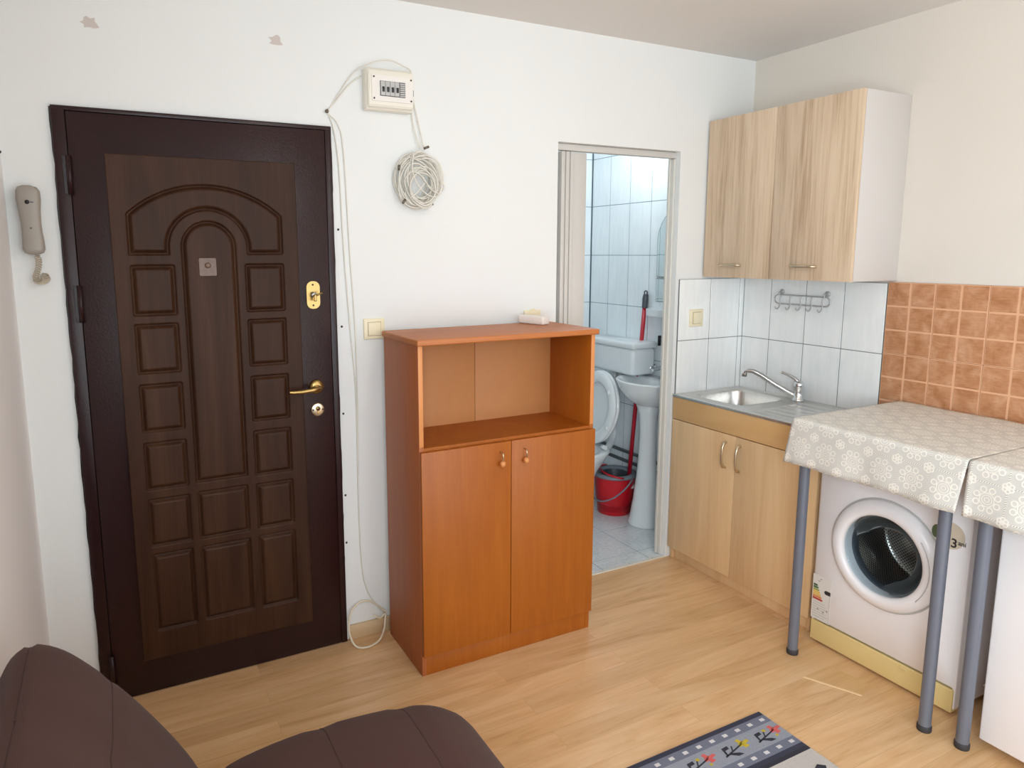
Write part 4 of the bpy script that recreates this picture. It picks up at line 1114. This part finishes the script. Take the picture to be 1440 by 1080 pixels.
# ------------------------------------------------------------ wall electrics
def breaker_box():
    t = thing('breaker_box', 'cream plastic circuit breaker box on the wall above the entrance door corner', 'breaker box', (-1.965, 0, 2.18))
    x0, x1, z0, z1 = -2.068, -1.882, 2.112, 2.262
    bm = B(); box(bm, x0, x1, -0.045, 0, z0, z1, bev=0.006, seg=3); body = obj('housing', bm, M['cream'], t, 40)
    # cover with sloped top and bottom faces
    bm = B(); a, b = x0+0.004, x1-0.004
    prism(bm, [(-0.044, z0+0.003), (-0.060, z0+0.012), (-0.066, z0+0.034), (-0.066, z1-0.038), (-0.060, z1-0.012), (-0.044, z1-0.003)], 'x', a, b)
    bmesh.ops.bevel(bm, geom=list(bm.edges), offset=0.003, segments=2, affect='EDGES')
    cov = obj('cover', bm, M['cream'], t, 40)
    bm = B(); prism(bm, rrect(-2.053, -1.890, 2.140, 2.232, 0.004), 'y', -0.070, -0.0655); pl = obj('front_plate', bm, M['white_plastic'], t)
    boxobj('breaker_window', (-2.022, -1.922, -0.0715, -0.0698, 2.158, 2.212), M['darkgrey'], pl, 0.0005)
    for k in range(4):
        x = -2.020+0.0185*k
        br = boxobj('breaker', (x, x+0.0172, -0.076, -0.0715, 2.160, 2.210), M['grey_panel'], pl, 0.001)
        boxobj('toggle', (x+0.0045, x+0.0130, -0.081, -0.0762, 2.172, 2.190), M['black'], br, 0.001)
    bm = B()
    for k in range(7): box(bm, -1.944, -1.924, -0.0745, -0.0715, 2.160+0.0072*k, 2.1650+0.0072*k, bev=0.0005)
    obj('blank_slats', bm, M['grey_panel'], pl)
    for x in (-2.045, -1.898):
        for z in (2.148, 2.224):
            bm = B(); lathe(bm, [(0.0035, -0.069), (0.003, -0.0725), (0, -0.0725)], (x, 0, z), 'y', 10); obj('screw', bm, M['nail'], t)
    boxobj('latch', (-1.892, -1.887, -0.068, -0.064, 2.168, 2.190), M['black'], t, 0.0008)
breaker_box()

def cable_coil():
    t = thing('cable_coil', 'tangled coil of white cable hanging on the wall below the breaker box', 'cable', (-1.862, -0.02, 1.87))
    bm = B(); rnd = random.Random(3)
    cx, cz = -1.862, 1.865
    for k in range(19):
        sc = 1.0 if k < 12 else rnd.uniform(0.6, 0.85)
        rx = sc*rnd.uniform(0.060, 0.088); rz = sc*rnd.uniform(0.082, 0.108); ph = rnd.uniform(-0.7, 0.5); ox = rnd.uniform(-0.012, 0.014); oz = rnd.uniform(-0.016, 0.004)-(0.02 if sc < 1 else 0); y0 = -0.008-0.0036*k
        tl = rnd.uniform(-0.05, 0.05); pts = []
        for i in range(36):
            a = 2*PI*i/36
            x = rx*math.cos(a); z = rz*math.sin(a)
            xx = x*math.cos(ph)-z*math.sin(ph); zz = x*math.sin(ph)+z*math.cos(ph)
            pts.append((cx+ox+xx, min(-0.004, y0+tl*xx+0.006*math.sin(2*a+k)), cz+oz+zz))
        tube(bm, pts, 0.0031, 7, closed=True)
    def loose(pts): tube(bm, pts, 0.0028, 7, 6)
    loose([(-1.905, -0.05, 1.90), (-1.87, -0.06, 1.885), (-1.84, -0.065, 1.85), (-1.80, -0.06, 1.825), (-1.765, -0.05, 1.825), (-1.755, -0.05, 1.845), (-1.775, -0.05, 1.860)])
    loose([(-1.90, -0.055, 1.945), (-1.86, -0.06, 1.93), (-1.82, -0.06, 1.90), (-1.80, -0.06, 1.85), (-1.84, -0.06, 1.80), (-1.90, -0.055, 1.79)])
    loose([(-1.80, -0.05, 1.93), (-1.775, -0.05, 1.915), (-1.765, -0.05, 1.88), (-1.775, -0.05, 1.84), (-1.80, -0.05, 1.80), (-1.835, -0.05, 1.775)])
    loose([(-1.845, -0.045, 1.975), (-1.885, -0.05, 1.955), (-1.93, -0.05, 1.92), (-1.945, -0.05, 1.86), (-1.93, -0.05, 1.80), (-1.89, -0.05, 1.77)])
    loose([(-1.89, -0.055, 1.96), (-1.915, -0.06, 1.88), (-1.90, -0.06, 1.82), (-1.86, -0.06, 1.79), (-1.82, -0.06, 1.80)])
    loose([(-1.93, -0.07, 1.86), (-1.90, -0.075, 1.89), (-1.86, -0.08, 1.87), (-1.83, -0.08, 1.83), (-1.79, -0.075, 1.81), (-1.775, -0.07, 1.83)])
    loose([(-1.89, -0.07, 1.965), (-1.90, -0.075, 1.90), (-1.88, -0.08, 1.84), (-1.84, -0.08, 1.805), (-1.80, -0.075, 1.80), (-1.775, -0.07, 1.84), (-1.785, -0.07, 1.90), (-1.82, -0.07, 1.94), (-1.86, -0.07, 1.94)])
    loose([(-1.91, -0.07, 1.79), (-1.88, -0.08, 1.815), (-1.85, -0.08, 1.85)])
    obj('cable_loops', bm, M['cable'], t)
    for (a, b) in (((-1.832, -0.03, 1.985), (-1.812, -0.035, 1.993)), ((-1.946, -0.05, 1.895), (-1.945, -0.052, 1.915)), ((-1.925, -0.06, 1.786), (-1.937, -0.06, 1.770)), ((-1.812, -0.05, 1.785), (-1.806, -0.05, 1.768))):
        bm = B(); tube(bm, [a, b], 0.0048, 10); obj('cable_plug', bm, M['plug_metal'], t)
cable_coil()

def cables():
    bm = B(); r = 0.0026; y = -0.004
    tube(bm, [(-1.845, -0.02, 1.985), (-1.868, -0.012, 2.08), (-1.878, -0.008, 2.20), (-1.880, -0.030, 2.262), (-1.92, -0.05, 2.278), (-1.975, -0.05, 2.292), (-2.04, -0.035, 2.280), (-2.10, -0.012, 2.245), (-2.16, y, 2.165), (-2.205, y, 2.095)], r, 8, 6)
    tube(bm, [(-1.828, -0.02, 1.990), (-1.845, -0.012, 2.08), (-1.868, -0.01, 2.18), (-1.877, -0.008, 2.225)], r, 8, 6)
    tube(bm, [(-2.075, -0.01, 2.235), (-2.12, y, 2.20), (-2.17, y, 2.14), (-2.205, y, 2.100)], r, 8, 6)
    tube(bm, [(-2.207, y, 2.098), (-2.185, y, 2.04), (-2.168, y, 1.90), (-2.160, y, 1.62), (-2.145, y, 1.32), (-2.128, y, 1.02), (-2.130, y, 0.60), (-2.125, y, 0.33), (-2.105, y, 0.20), (-2.06, -0.01, 0.115), (-2.03, -0.014, 0.07)], r, 8, 6)
    tube(bm, [(-2.207, y, 2.096), (-2.165, y, 2.05), (-2.148, y, 1.95), (-2.136, y, 1.60), (-2.124, y, 1.30), (-2.122, y, 1.0), (-2.128, y, 0.70)], r, 8, 6)
    tag(obj('wall_cable', bm, M['cable']), 'thin white cables running from breaker box down beside the door', 'cable')
    bm = B(); sphere(bm, (-2.207, -0.006, 2.098), 0.007, 10, 8); tube(bm, [(-2.207, 0, 2.098), (-2.207, -0.014, 2.102)], 0.003, 8)
    tag(obj('cable_nail', bm, M['plug_metal']), 'small metal nail holding the cables above the door corner', 'nail')
    bm = B(); tube(bm, [(-2.030, -0.018, 0.085), (-2.05, -0.05, 0.034), (-2.085, -0.085, 0.010), (-2.14, -0.105, 0.0065), (-2.185, -0.085, 0.012), (-2.198, -0.045, 0.06), (-2.180, -0.02, 0.125), (-2.14, -0.012, 0.155), (-2.095, -0.012, 0.150), (-2.055, -0.014, 0.115), (-2.028, -0.018, 0.09)], 0.0042, 10, 8)
    tube(bm, [(-2.030, -0.018, 0.085), (-2.06, -0.03, 0.075), (-2.085, -0.02, 0.090)], 0.0042, 8, 4)
    tag(obj('cable_loop', bm, M['cable_beige']), 'thick cream cable looping onto the floor beside the cabinet', 'cable')
cables()

def switch(name, label, cat, x0, x1, z0, z1, yo=0.0, key=True):
    t = thing(name, label, cat, ((x0+x1)/2, yo, (z0+z1)/2))
    bm = B(); box(bm, x0, x1, yo-0.011, yo, z0, z1, bev=0.004, seg=3); pl = obj('face_plate', bm, M['ivory'], t, 40)
    w, h = x1-x0, z1-z0
    if key:
        boxobj('rocker_gap_shade', (x0+w*0.18, x1-w*0.18, yo-0.0113, yo-0.0105, z0+h*0.16, z1-h*0.16), M['ivory_gap_shade'], t, 0)  # flat darker ivory sheet, painted as the shade in the rocker slot
        boxobj('rocker', (x0+w*0.2, x1-w*0.2, yo-0.0155, yo-0.010, z0+h*0.18, z1-h*0.18), M['ivory'], t, 0.002)
    return t
switch('light_switch', 'ivory light switch on the wall between the entrance door and cabinet', 'light switch', -2.089, -2.003, 1.245, 1.326)
switch('light_switch', 'small ivory light switch on the white tiles left of the sink', 'light switch', -0.386, -0.298, 1.208, 1.296, -0.0085)
sk = switch('wall_socket', 'ivory wall socket behind the top of the orange cabinet', 'socket', -1.353, -1.268, 1.283, 1.366-0.036+0.0, 0.0, False)
bm = B(); lathe(bm, [(0.03, -0.0115), (0.027, -0.0125), (0.02, -0.009)], (-1.31, 0, 1.306), 'y', 24); obj('socket_ring', bm, M['ivory'], sk)
def adapter():
    t = thing('socket_adapter', 'white multi socket adapter lying on the orange cabinet top', 'adapter', (-1.372, -0.09, 1.28))
    a, b = Vector((-1.385, -0.050, 0)), Vector((-1.348, -0.165, 0))
    d = (b-a).normalized(); s = Vector((d.y, -d.x, 0))*-1
    ang = math.atan2(d.y, d.x)
    bm = B(); box(bm, -0.068, 0.068, -0.024, 0.024, 0.0, 0.036, bev=0.007, seg=4)
    mt = Matrix.Translation((-1.366, -0.108, 1.2805)) @ Matrix.Rotation(ang, 4, 'Z'); bm.transform(mt); obj('adapter_body', bm, M['white_plastic'], t, 40)
    for k in (-0.035, 0.01, 0.045):
        bm = B(); lathe(bm, [(0.015, 0.0362), (0.014, 0.0368), (0.0, 0.0355)], (k, 0, 0), 'z', 20); bm.transform(mt); obj('outlet', bm, M['cream'], t)
adapter()

def intercom():
    t = thing('intercom_handset', 'grey wall intercom handset with coiled cord left of the entrance door', 'intercom', (-3.168, 0, 1.69))
    # outline (half-widths) from top to bottom with slight lean
    rows = [(1.792, -3.170, 0.012), (1.787, -3.169, 0.026), (1.775, -3.168, 0.0325), (1.750, -3.168, 0.0335), (1.715, -3.168, 0.030), (1.68, -3.167, 0.0275), (1.65, -3.166, 0.028), (1.62, -3.165, 0.030), (1.597, -3.165, 0.031), (1.586, -3.165, 0.026), (1.580, -3.165, 0.012)]
    bm = B(); rings = []
    for z, c, w in rows:
        dep = 0.040 if z > 1.74 or z < 1.62 else 0.034
        k = w/0.0335; ring = []
        for i in range(20):
            a = 2*PI*i/20; x = c+w*math.copysign(abs(math.cos(a))**0.7, math.cos(a)); y = -0.026+(-dep*0.5*k**0.5)*math.copysign(abs(math.sin(a))**0.7, math.sin(a))-0.006
            ring.append(bm.verts.new((x, y, z)))
        rings.append(ring)
    for a, b in zip(rings, rings[1:]):
        for k in range(20):
            f = bm.faces.new((a[k], a[(k+1) % 20], b[(k+1) % 20], b[k])); f.smooth = True
    bm.faces.new(rings[0]); bm.faces.new(rings[-1]); hs = obj('handset', bm, M['phone_grey'], t)
    boxobj('wall_cradle', (-3.192, -3.144, -0.014, 0, 1.60, 1.775), M['phone_grey'], t, 0.004)
    bm = B(); lathe(bm, [(0.0065, -0.050), (0.006, -0.0545), (0, -0.0545)], (-3.171, 0, 1.741), 'y', 16); obj('maker_badge', bm, M['black'], hs)
    boxobj('badge_line', (-3.163, -3.154, -0.0545, -0.0515, 1.7395, 1.7415), M['black'], hs, 0)
    bm = B(); lathe(bm, [(0.003, -0.047), (0.002, -0.050), (0, -0.050)], (-3.167, 0, 1.662), 'y', 10); obj('microphone', bm, M['plug_metal'], hs)
    # coiled cord
    bm = B(); pts = []
    path = smooth_path([(-3.160, -0.028, 1.580), (-3.156, -0.028, 1.560), (-3.160, -0.026, 1.535), (-3.168, -0.024, 1.512), (-3.162, -0.024, 1.497), (-3.150, -0.022, 1.494), (-3.142, -0.020, 1.503), (-3.146, -0.016, 1.515)], 30)
    n = len(path)
    for i, p in enumerate(path):
        a = 2*PI*i/9.0; r = 0.004 if i < 10 else (0.008 if i < 110 else 0.012)
        pts.append((p.x+r*math.cos(a), p.y+r*math.sin(a)*0.8, p.z+r*0.5*math.sin(a)))
    tube(bm, pts, 0.0017, 5); obj('coiled_cord', bm, M['cord'], t)
intercom()

# ------------------------------------------------------------ bathroom things
def toilet():
    t = thing('toilet', 'white toilet with raised seat and cistern at the back of the bathroom', 'toilet', (-0.45, 0.70, 0))
    cy = 0.71
    # cistern
    bm = B(); box(bm, -0.332, -0.158, cy-0.235, cy+0.20, 0.872, 1.030, bev=0.025, seg=5); cs = obj('cistern', bm, M['porcelain'], t, 60)
    bm = B(); box(bm, -0.340, -0.157, cy-0.245, cy+0.21, 1.028, 1.066, bev=0.014, seg=4); ld = obj('cistern_lid', bm, M['porcelain'], cs, 60)
    bm = B(); tube(bm, [(-0.19, cy+0.1, 0.875), (-0.19, cy+0.1, 0.52), (-0.21, cy+0.08, 0.42), (-0.32, cy, 0.37)], 0.022, 16, 5); obj('flush_pipe', bm, M['porcelain'], t)
    # bowl
    bm = B(); rings = []
    for (z, x0, x1, w) in ((0.0, -0.70, -0.455, 0.080), (0.05, -0.70, -0.46, 0.075), (0.18, -0.71, -0.45, 0.08), (0.29, -0.78, -0.40, 0.13), (0.36, -0.83, -0.35, 0.17), (0.40, -0.85, -0.32, 0.18), (0.41, -0.84, -0.33, 0.173), (0.40, -0.78, -0.40, 0.125), (0.30, -0.72, -0.44, 0.09), (0.22, -0.62, -0.50, 0.05)):
        cx, rx = (x0+x1)/2, (x1-x0)/2
        rings.append([bm.verts.new((cx+rx*math.cos(2*PI*k/32), cy+w*math.sin(2*PI*k/32), z)) for k in range(32)])
    for a, b in zip(rings, rings[1:]):
        for k in range(32):
            f = bm.faces.new((a[k], a[(k+1) % 32], b[(k+1) % 32], b[k])); f.smooth = True
    bm.faces.new(rings[0]); bm.faces.new(rings[-1]); obj('bowl', bm, M['porcelain'], t)
    # raised lid and seat, leaning on the cistern
    def oval(ry, rz, n=40):
        out = []
        for k in range(n):
            a = 2*PI*k/n; s = math.sin(a); w = 1.0 if s > 0 else (1-0.10*abs(s))
            out.append((ry*math.cos(a)*w, rz*s))
        return out
    def tilt(y, z, x):    # plate coordinates -> world, leaning back 8 degrees, hinge at z=.43
        a = math.radians(6); return Vector((-0.398+x+math.sin(a)*z, cy+0.005+y, 0.435+math.cos(a)*z))
    bm = B(); pts = oval(0.180, 0.222)
    A = [bm.verts.new(tilt(y, z+0.222, 0.000)) for y, z in pts]; A0 = [bm.verts.new(tilt(y*0.96, z*0.96+0.222, -0.010)) for y, z in pts]; Bk = [bm.verts.new(tilt(y*0.98, z*0.98+0.222, 0.014)) for y, z in pts]
    n = len(pts); bm.faces.new(A0); bm.faces.new(Bk[::-1])
    for a, b in ((A0, A), (A, Bk)):
        for k in range(n):
            f = bm.faces.new((a[k], a[(k+1) % n], b[(k+1) % n], b[k])); f.smooth = True
    obj('toilet_lid', bm, M['porcelain'], t)
    bm = B(); o1, o2 = oval(0.182, 0.224), oval(0.118, 0.150)
    def ring(pts, x, k=1.0): return [bm.verts.new(tilt(y*k, z*k+0.222, x)) for y, z in pts]
    R = [ring(o1, -0.016, 0.97), ring(o1, -0.020, 1.0), ring(o1, -0.032, 0.97), ring(o2, -0.034, 1.10), ring(o2, -0.028, 1.0), ring(o2, -0.014, 1.0)]
    for a, b in zip(R, R[1:]+R[:1]):
        for k in range(n):
            f = bm.faces.new((a[k], a[(k+1) % n], b[(k+1) % n], b[k])); f.smooth = True
    st = obj('toilet_seat', bm, M['porcelain'], t)
    for y in (-0.12, 0.12):
        for z in (0.12, 0.33):
            bm = B(); p = tilt(y*0.98 if z > 0.2 else y*1.15, z, -0.04); sphere(bm, p, 0.011, 10, 8, sx=0.7, sz=1.4); obj('seat_buffer', bm, M['porcelain'], st)
    for y in (-0.08, 0.08):
        bm = B(); tube(bm, [(-0.40, cy+y-0.02, 0.425), (-0.40, cy+y+0.02, 0.425)], 0.013, 12); obj('hinge', bm, M['porcelain'], t)
toilet()

def washbasin():
    t = thing('washbasin', 'white pedestal washbasin on the right wall inside the bathroom', 'washbasin', (-0.27, 0.41, 0))
    cx, cy = BX1-0.006, 0.392
    def ring(bm, px, wy, z, back=0.0, n=36):
        out = []
        for k in range(n+1):
            a = -PI/2+PI*k/n
            out.append(bm.verts.new((cx-back-px*math.cos(a)**0.8 if math.cos(a) > 1e-6 else cx-back, cy+wy*math.sin(a), z)))
        return out
    bm = B(); prof = [(0.15, 0.07, 0.710, 0.0), (0.19, 0.10, 0.722, 0.0), (0.245, 0.160, 0.760, 0.0), (0.280, 0.205, 0.812, 0.0), (0.294, 0.232, 0.852, 0.0), (0.296, 0.236, 0.860, 0.0), (0.290, 0.230, 0.865, 0.0), (0.215, 0.205, 0.862, 0.058), (0.20, 0.160, 0.845, 0.06), (0.16, 0.12, 0.78, 0.07), (0.10, 0.07, 0.75, 0.08)]
    rg = [ring(bm, p, w, z, b) for p, w, z, b in prof]
    for a, b in zip(rg, rg[1:]):
        for k in range(len(a)):
            k2 = (k+1) % len(a)
            f = bm.faces.new((a[k], a[k2], b[k2], b[k])); f.smooth = True
    bm.faces.new(rg[0]); bm.faces.new(rg[-1]); obj('basin', bm, M['porcelain'], t)
    bm = B(); pr = []
    for r, z in ((0.103, 0.0), (0.103, 0.010), (0.096, 0.035), (0.078, 0.14), (0.062, 0.28), (0.052, 0.42), (0.048, 0.56), (0.056, 0.66), (0.078, 0.722)): pr.append((r, z))
    rgs = lathe(bm, pr, (-0.264, 0.402, 0.003), 'z', 36, sx=0.95, sy=0.95); bm.faces.new(rgs[0]); bm.faces.new(rgs[-1]); obj('pedestal', bm, M['porcelain'], t)
    tp = thing('basin_tap', 'small chrome tap on the pedestal washbasin', 'tap', (-0.19, 0.42, 0.858))
    bm = B(); tube(bm, [(-0.185, 0.375, 0.864), (-0.185, 0.375, 0.910), (-0.20, 0.375, 0.930), (-0.27, 0.375, 0.920)], [0.017, 0.016, 0.012, 0.010], 14); obj('tap_body', bm, M['chrome'], tp, 60)
    bm = B(); sphere(bm, (-0.185, 0.375, 0.943), 0.018, 14, 10); obj('tap_knob', bm, M['chrome'], tp)
    k = thing('stop_valve', 'small round chrome valve on the bathroom tiles above the washbasin', 'valve', (BX1-0.006, 0.49, 0.915))
    bm = B(); lathe(bm, [(0.02, -0.0055), (0.02, -0.01), (0.011, -0.014), (0.011, -0.03), (0.017, -0.034), (0.017, -0.05), (0, -0.052)], (BX1, 0.487, 0.912), 'x', 20); obj('valve_body', bm, M['chrome'], k)
    h = B(); box(h, BX1-0.022, BX1-0.0055, 0.440, 0.452, 1.045, 1.105, bev=0.003); tag(obj('wall_hook', h, M['black'], None, 40), 'small dark hook on the bathroom tiles under the white shelf', 'hook')
washbasin()

def bath_small():
    # bucket
    t = thing('mop_bucket', 'red plastic bucket with grey wringer beside the washbasin pedestal', 'bucket', (-0.297, 0.650, 0.003))
    c = (-0.296, 0.650, 0.003)
    bm = B(); r = lathe(bm, [(0.096, 0.0), (0.100, 0.004), (0.103, 0.05), (0.110, 0.085), (0.113, 0.088), (0.122, 0.20), (0.127, 0.238), (0.129, 0.240), (0.125, 0.236), (0.100, 0.012)], c, 'z', 40); bm.faces.new(r[0]); bm.faces.new(r[-1]); obj('bucket_body', bm, M['red'], t)
    bm = B(); lathe(bm, [(0.118, 0.232), (0.132, 0.234), (0.134, 0.244), (0.131, 0.252), (0.115, 0.256), (0.098, 0.250), (0.088, 0.236), (0.080, 0.20), (0.076, 0.20), (0.086, 0.232)], c, 'z', 40); obj('rim', bm, M['bucket_grey'], t)
    bm = B(); r = lathe(bm, [(0.078, 0.245), (0.072, 0.20), (0.055, 0.16), (0.0, 0.155)], c, 'z', 32); obj('wringer_basket', bm, M['darkgrey'], t)
    bm = B(); pts = []
    for k in range(21):
        a = PI*k/20; pts.append((c[0]-0.136*math.cos(a)*0.2-0.128*math.sin(a)*0.95, c[1]+0.134*math.cos(a), c[2]+0.235-0.150*math.sin(a)))
    tube(bm, pts, 0.005, 8); obj('bail_handle', bm, M['bucket_grey'], t)
    bm = B(); pts = []
    for k in range(15):
        a = PI*k/14; pts.append((c[0]+0.135*math.cos(a)*0.3-0.1*math.sin(a), c[1]+0.132*math.cos(a), c[2]+0.250+0.020*math.sin(a)))
    tube(bm, pts, 0.006, 8); obj('red_handle', bm, M['red'], t)
    # mop
    m = thing('mop', 'red-handled mop standing in the red bucket', 'mop', (-0.282, 0.625, 0.165))
    bm = B(); A = Vector((-0.245, 0.580, 0.20)); Z = Vector((-0.180, 0.562, 1.262)); tube(bm, [A, Z], 0.0125, 14); obj('handle', bm, M['red_stick'], m)
    d = (Z-A).normalized(); T = Z+d*0.075
    bm = B(); tube(bm, [Z-d*0.005, Z+d*0.05, T], [0.016, 0.018, 0.014], 14); g = obj('grip', bm, M['darkgrey'], m, 60)
    bm = B(); pts = [T+Vector((0, 0.012*math.cos(a), 0.008+0.012*math.sin(a))) for a in [2*PI*k/16 for k in range(16)]]; tube(bm, pts, 0.004, 8, closed=True); obj('hanging_eye', bm, M['darkgrey'], g)
    bm = B(); lathe(bm, [(0.0, 0.055), (0.02, 0.05), (0.035, 0.03), (0.05, 0.008), (0.03, 0.0), (0, 0)], (A.x, A.y, 0.165), 'z', 20); obj('mop_head', bm, M['paper'], m)
    # white corner shelf over the basin
    bm = B(); pts = []
    cy, L = 0.350, 0.178
    top = []
    for k in range(13):
        a = PI/2+PI/2*k/12; pass
    poly = [(BX1-0.006, cy-L)]+[(BX1-0.006-0.125*math.sin(PI*k/24)**0.45 if 0 < k < 24 else BX1-0.006, cy-L+2*L*k/24) for k in range(1, 24)]+[(BX1-0.006, cy+L)]
    prism(bm, poly, 'z', 1.226, 1.262)
    bmesh.ops.bevel(bm, geom=[e for e in bm.edges], offset=0.003, segments=2, affect='EDGES')
    tag(obj('bathroom_shelf', bm, M['porcelain'], None, 50), 'white rounded shelf on the bathroom wall under the mirror', 'shelf')
    # mirror with arched top
    mt = thing('bathroom_mirror', 'narrow arch-topped mirror on the bathroom wall above the white shelf', 'mirror', (BX1, 0.31, 1.30))
    x0 = BX1-0.0055; cy, hw, zb, zc = 0.300, 0.190, 1.442, 1.640
    out = [(cy-hw, zb), (cy+hw, zb)]+[(cy+hw*math.cos(PI*k/24), zc+0.19*math.sin(PI*k/24)) for k in range(25)]
    bm = B(); prism(bm, out, 'x', x0-0.007, x0-0.0005); obj('mirror_glass', bm, M['mirror'], mt)
    bm = B(); tube(bm, [(x0-0.005, a, b) for a, b in out], 0.0028, 6, closed=True); obj('mirror_edge', bm, M['mirror_edge'], mt)
    lo = [(cy-hw, 1.302), (cy+hw, 1.302), (cy+hw, 1.430), (cy-hw, 1.430)]
    bm = B(); prism(bm, lo, 'x', x0-0.007, x0-0.0005); obj('lower_mirror_glass', bm, M['mirror'], mt)
    bm = B(); tube(bm, [(x0-0.005, a, b) for a, b in lo], 0.0028, 6, closed=True); obj('mirror_edge', bm, M['mirror_edge'], mt)
    # water pipes
    for z, y1, lab in ((0.350, 1.118, 'upper dark water pipe running low along the bathroom wall'), (0.290, 1.118, 'lower dark water pipe running low along the bathroom wall')):
        bm = B(); tube(bm, [(BX1-0.020, 0.10, z), (BX1-0.020, y1, z)], 0.0105, 12); tag(obj('water_pipe', bm, M['pipe']), lab, 'pipe', )
    # bathroom lamp and room lamp
    lt = thing('wall_lamp', 'round white lamp on the bathroom wall above the mirror', 'lamp', (BX1-0.006, 0.36, 2.28))
    bm = B(); lathe(bm, [(0.06, -0.0055), (0.06, -0.02), (0.05, -0.03), (0, -0.03)], (BX1, 0.36, 2.28), 'x', 28); obj('lamp_base', bm, M['white_plastic'], lt)
    bm = B(); sphere(bm, (BX1-0.065, 0.36, 2.28), 0.04, 18, 12); obj('lamp_globe', bm, M['glow'], lt)
bath_small()

def ceiling_lamp():
    t = thing('ceiling_lamp', 'round white ceiling lamp in the middle of the room', 'lamp', (LAMP[0], LAMP[1], H))
    bm = B(); r = lathe(bm, [(0.12, H), (0.12, H-0.025), (0.105, H-0.03)], (LAMP[0], LAMP[1], 0), 'z', 36); bm.faces.new(r[-1]); obj('lamp_base', bm, M['white_plastic'], t)
    bm = B(); lathe(bm, [(0.10, H-0.03), (0.095, H-0.055), (0.07, H-0.075), (0.03, H-0.085), (0.001, H-0.087)], (LAMP[0], LAMP[1], 0), 'z', 36); obj('lamp_shade', bm, M['glow'], t)
ceiling_lamp()
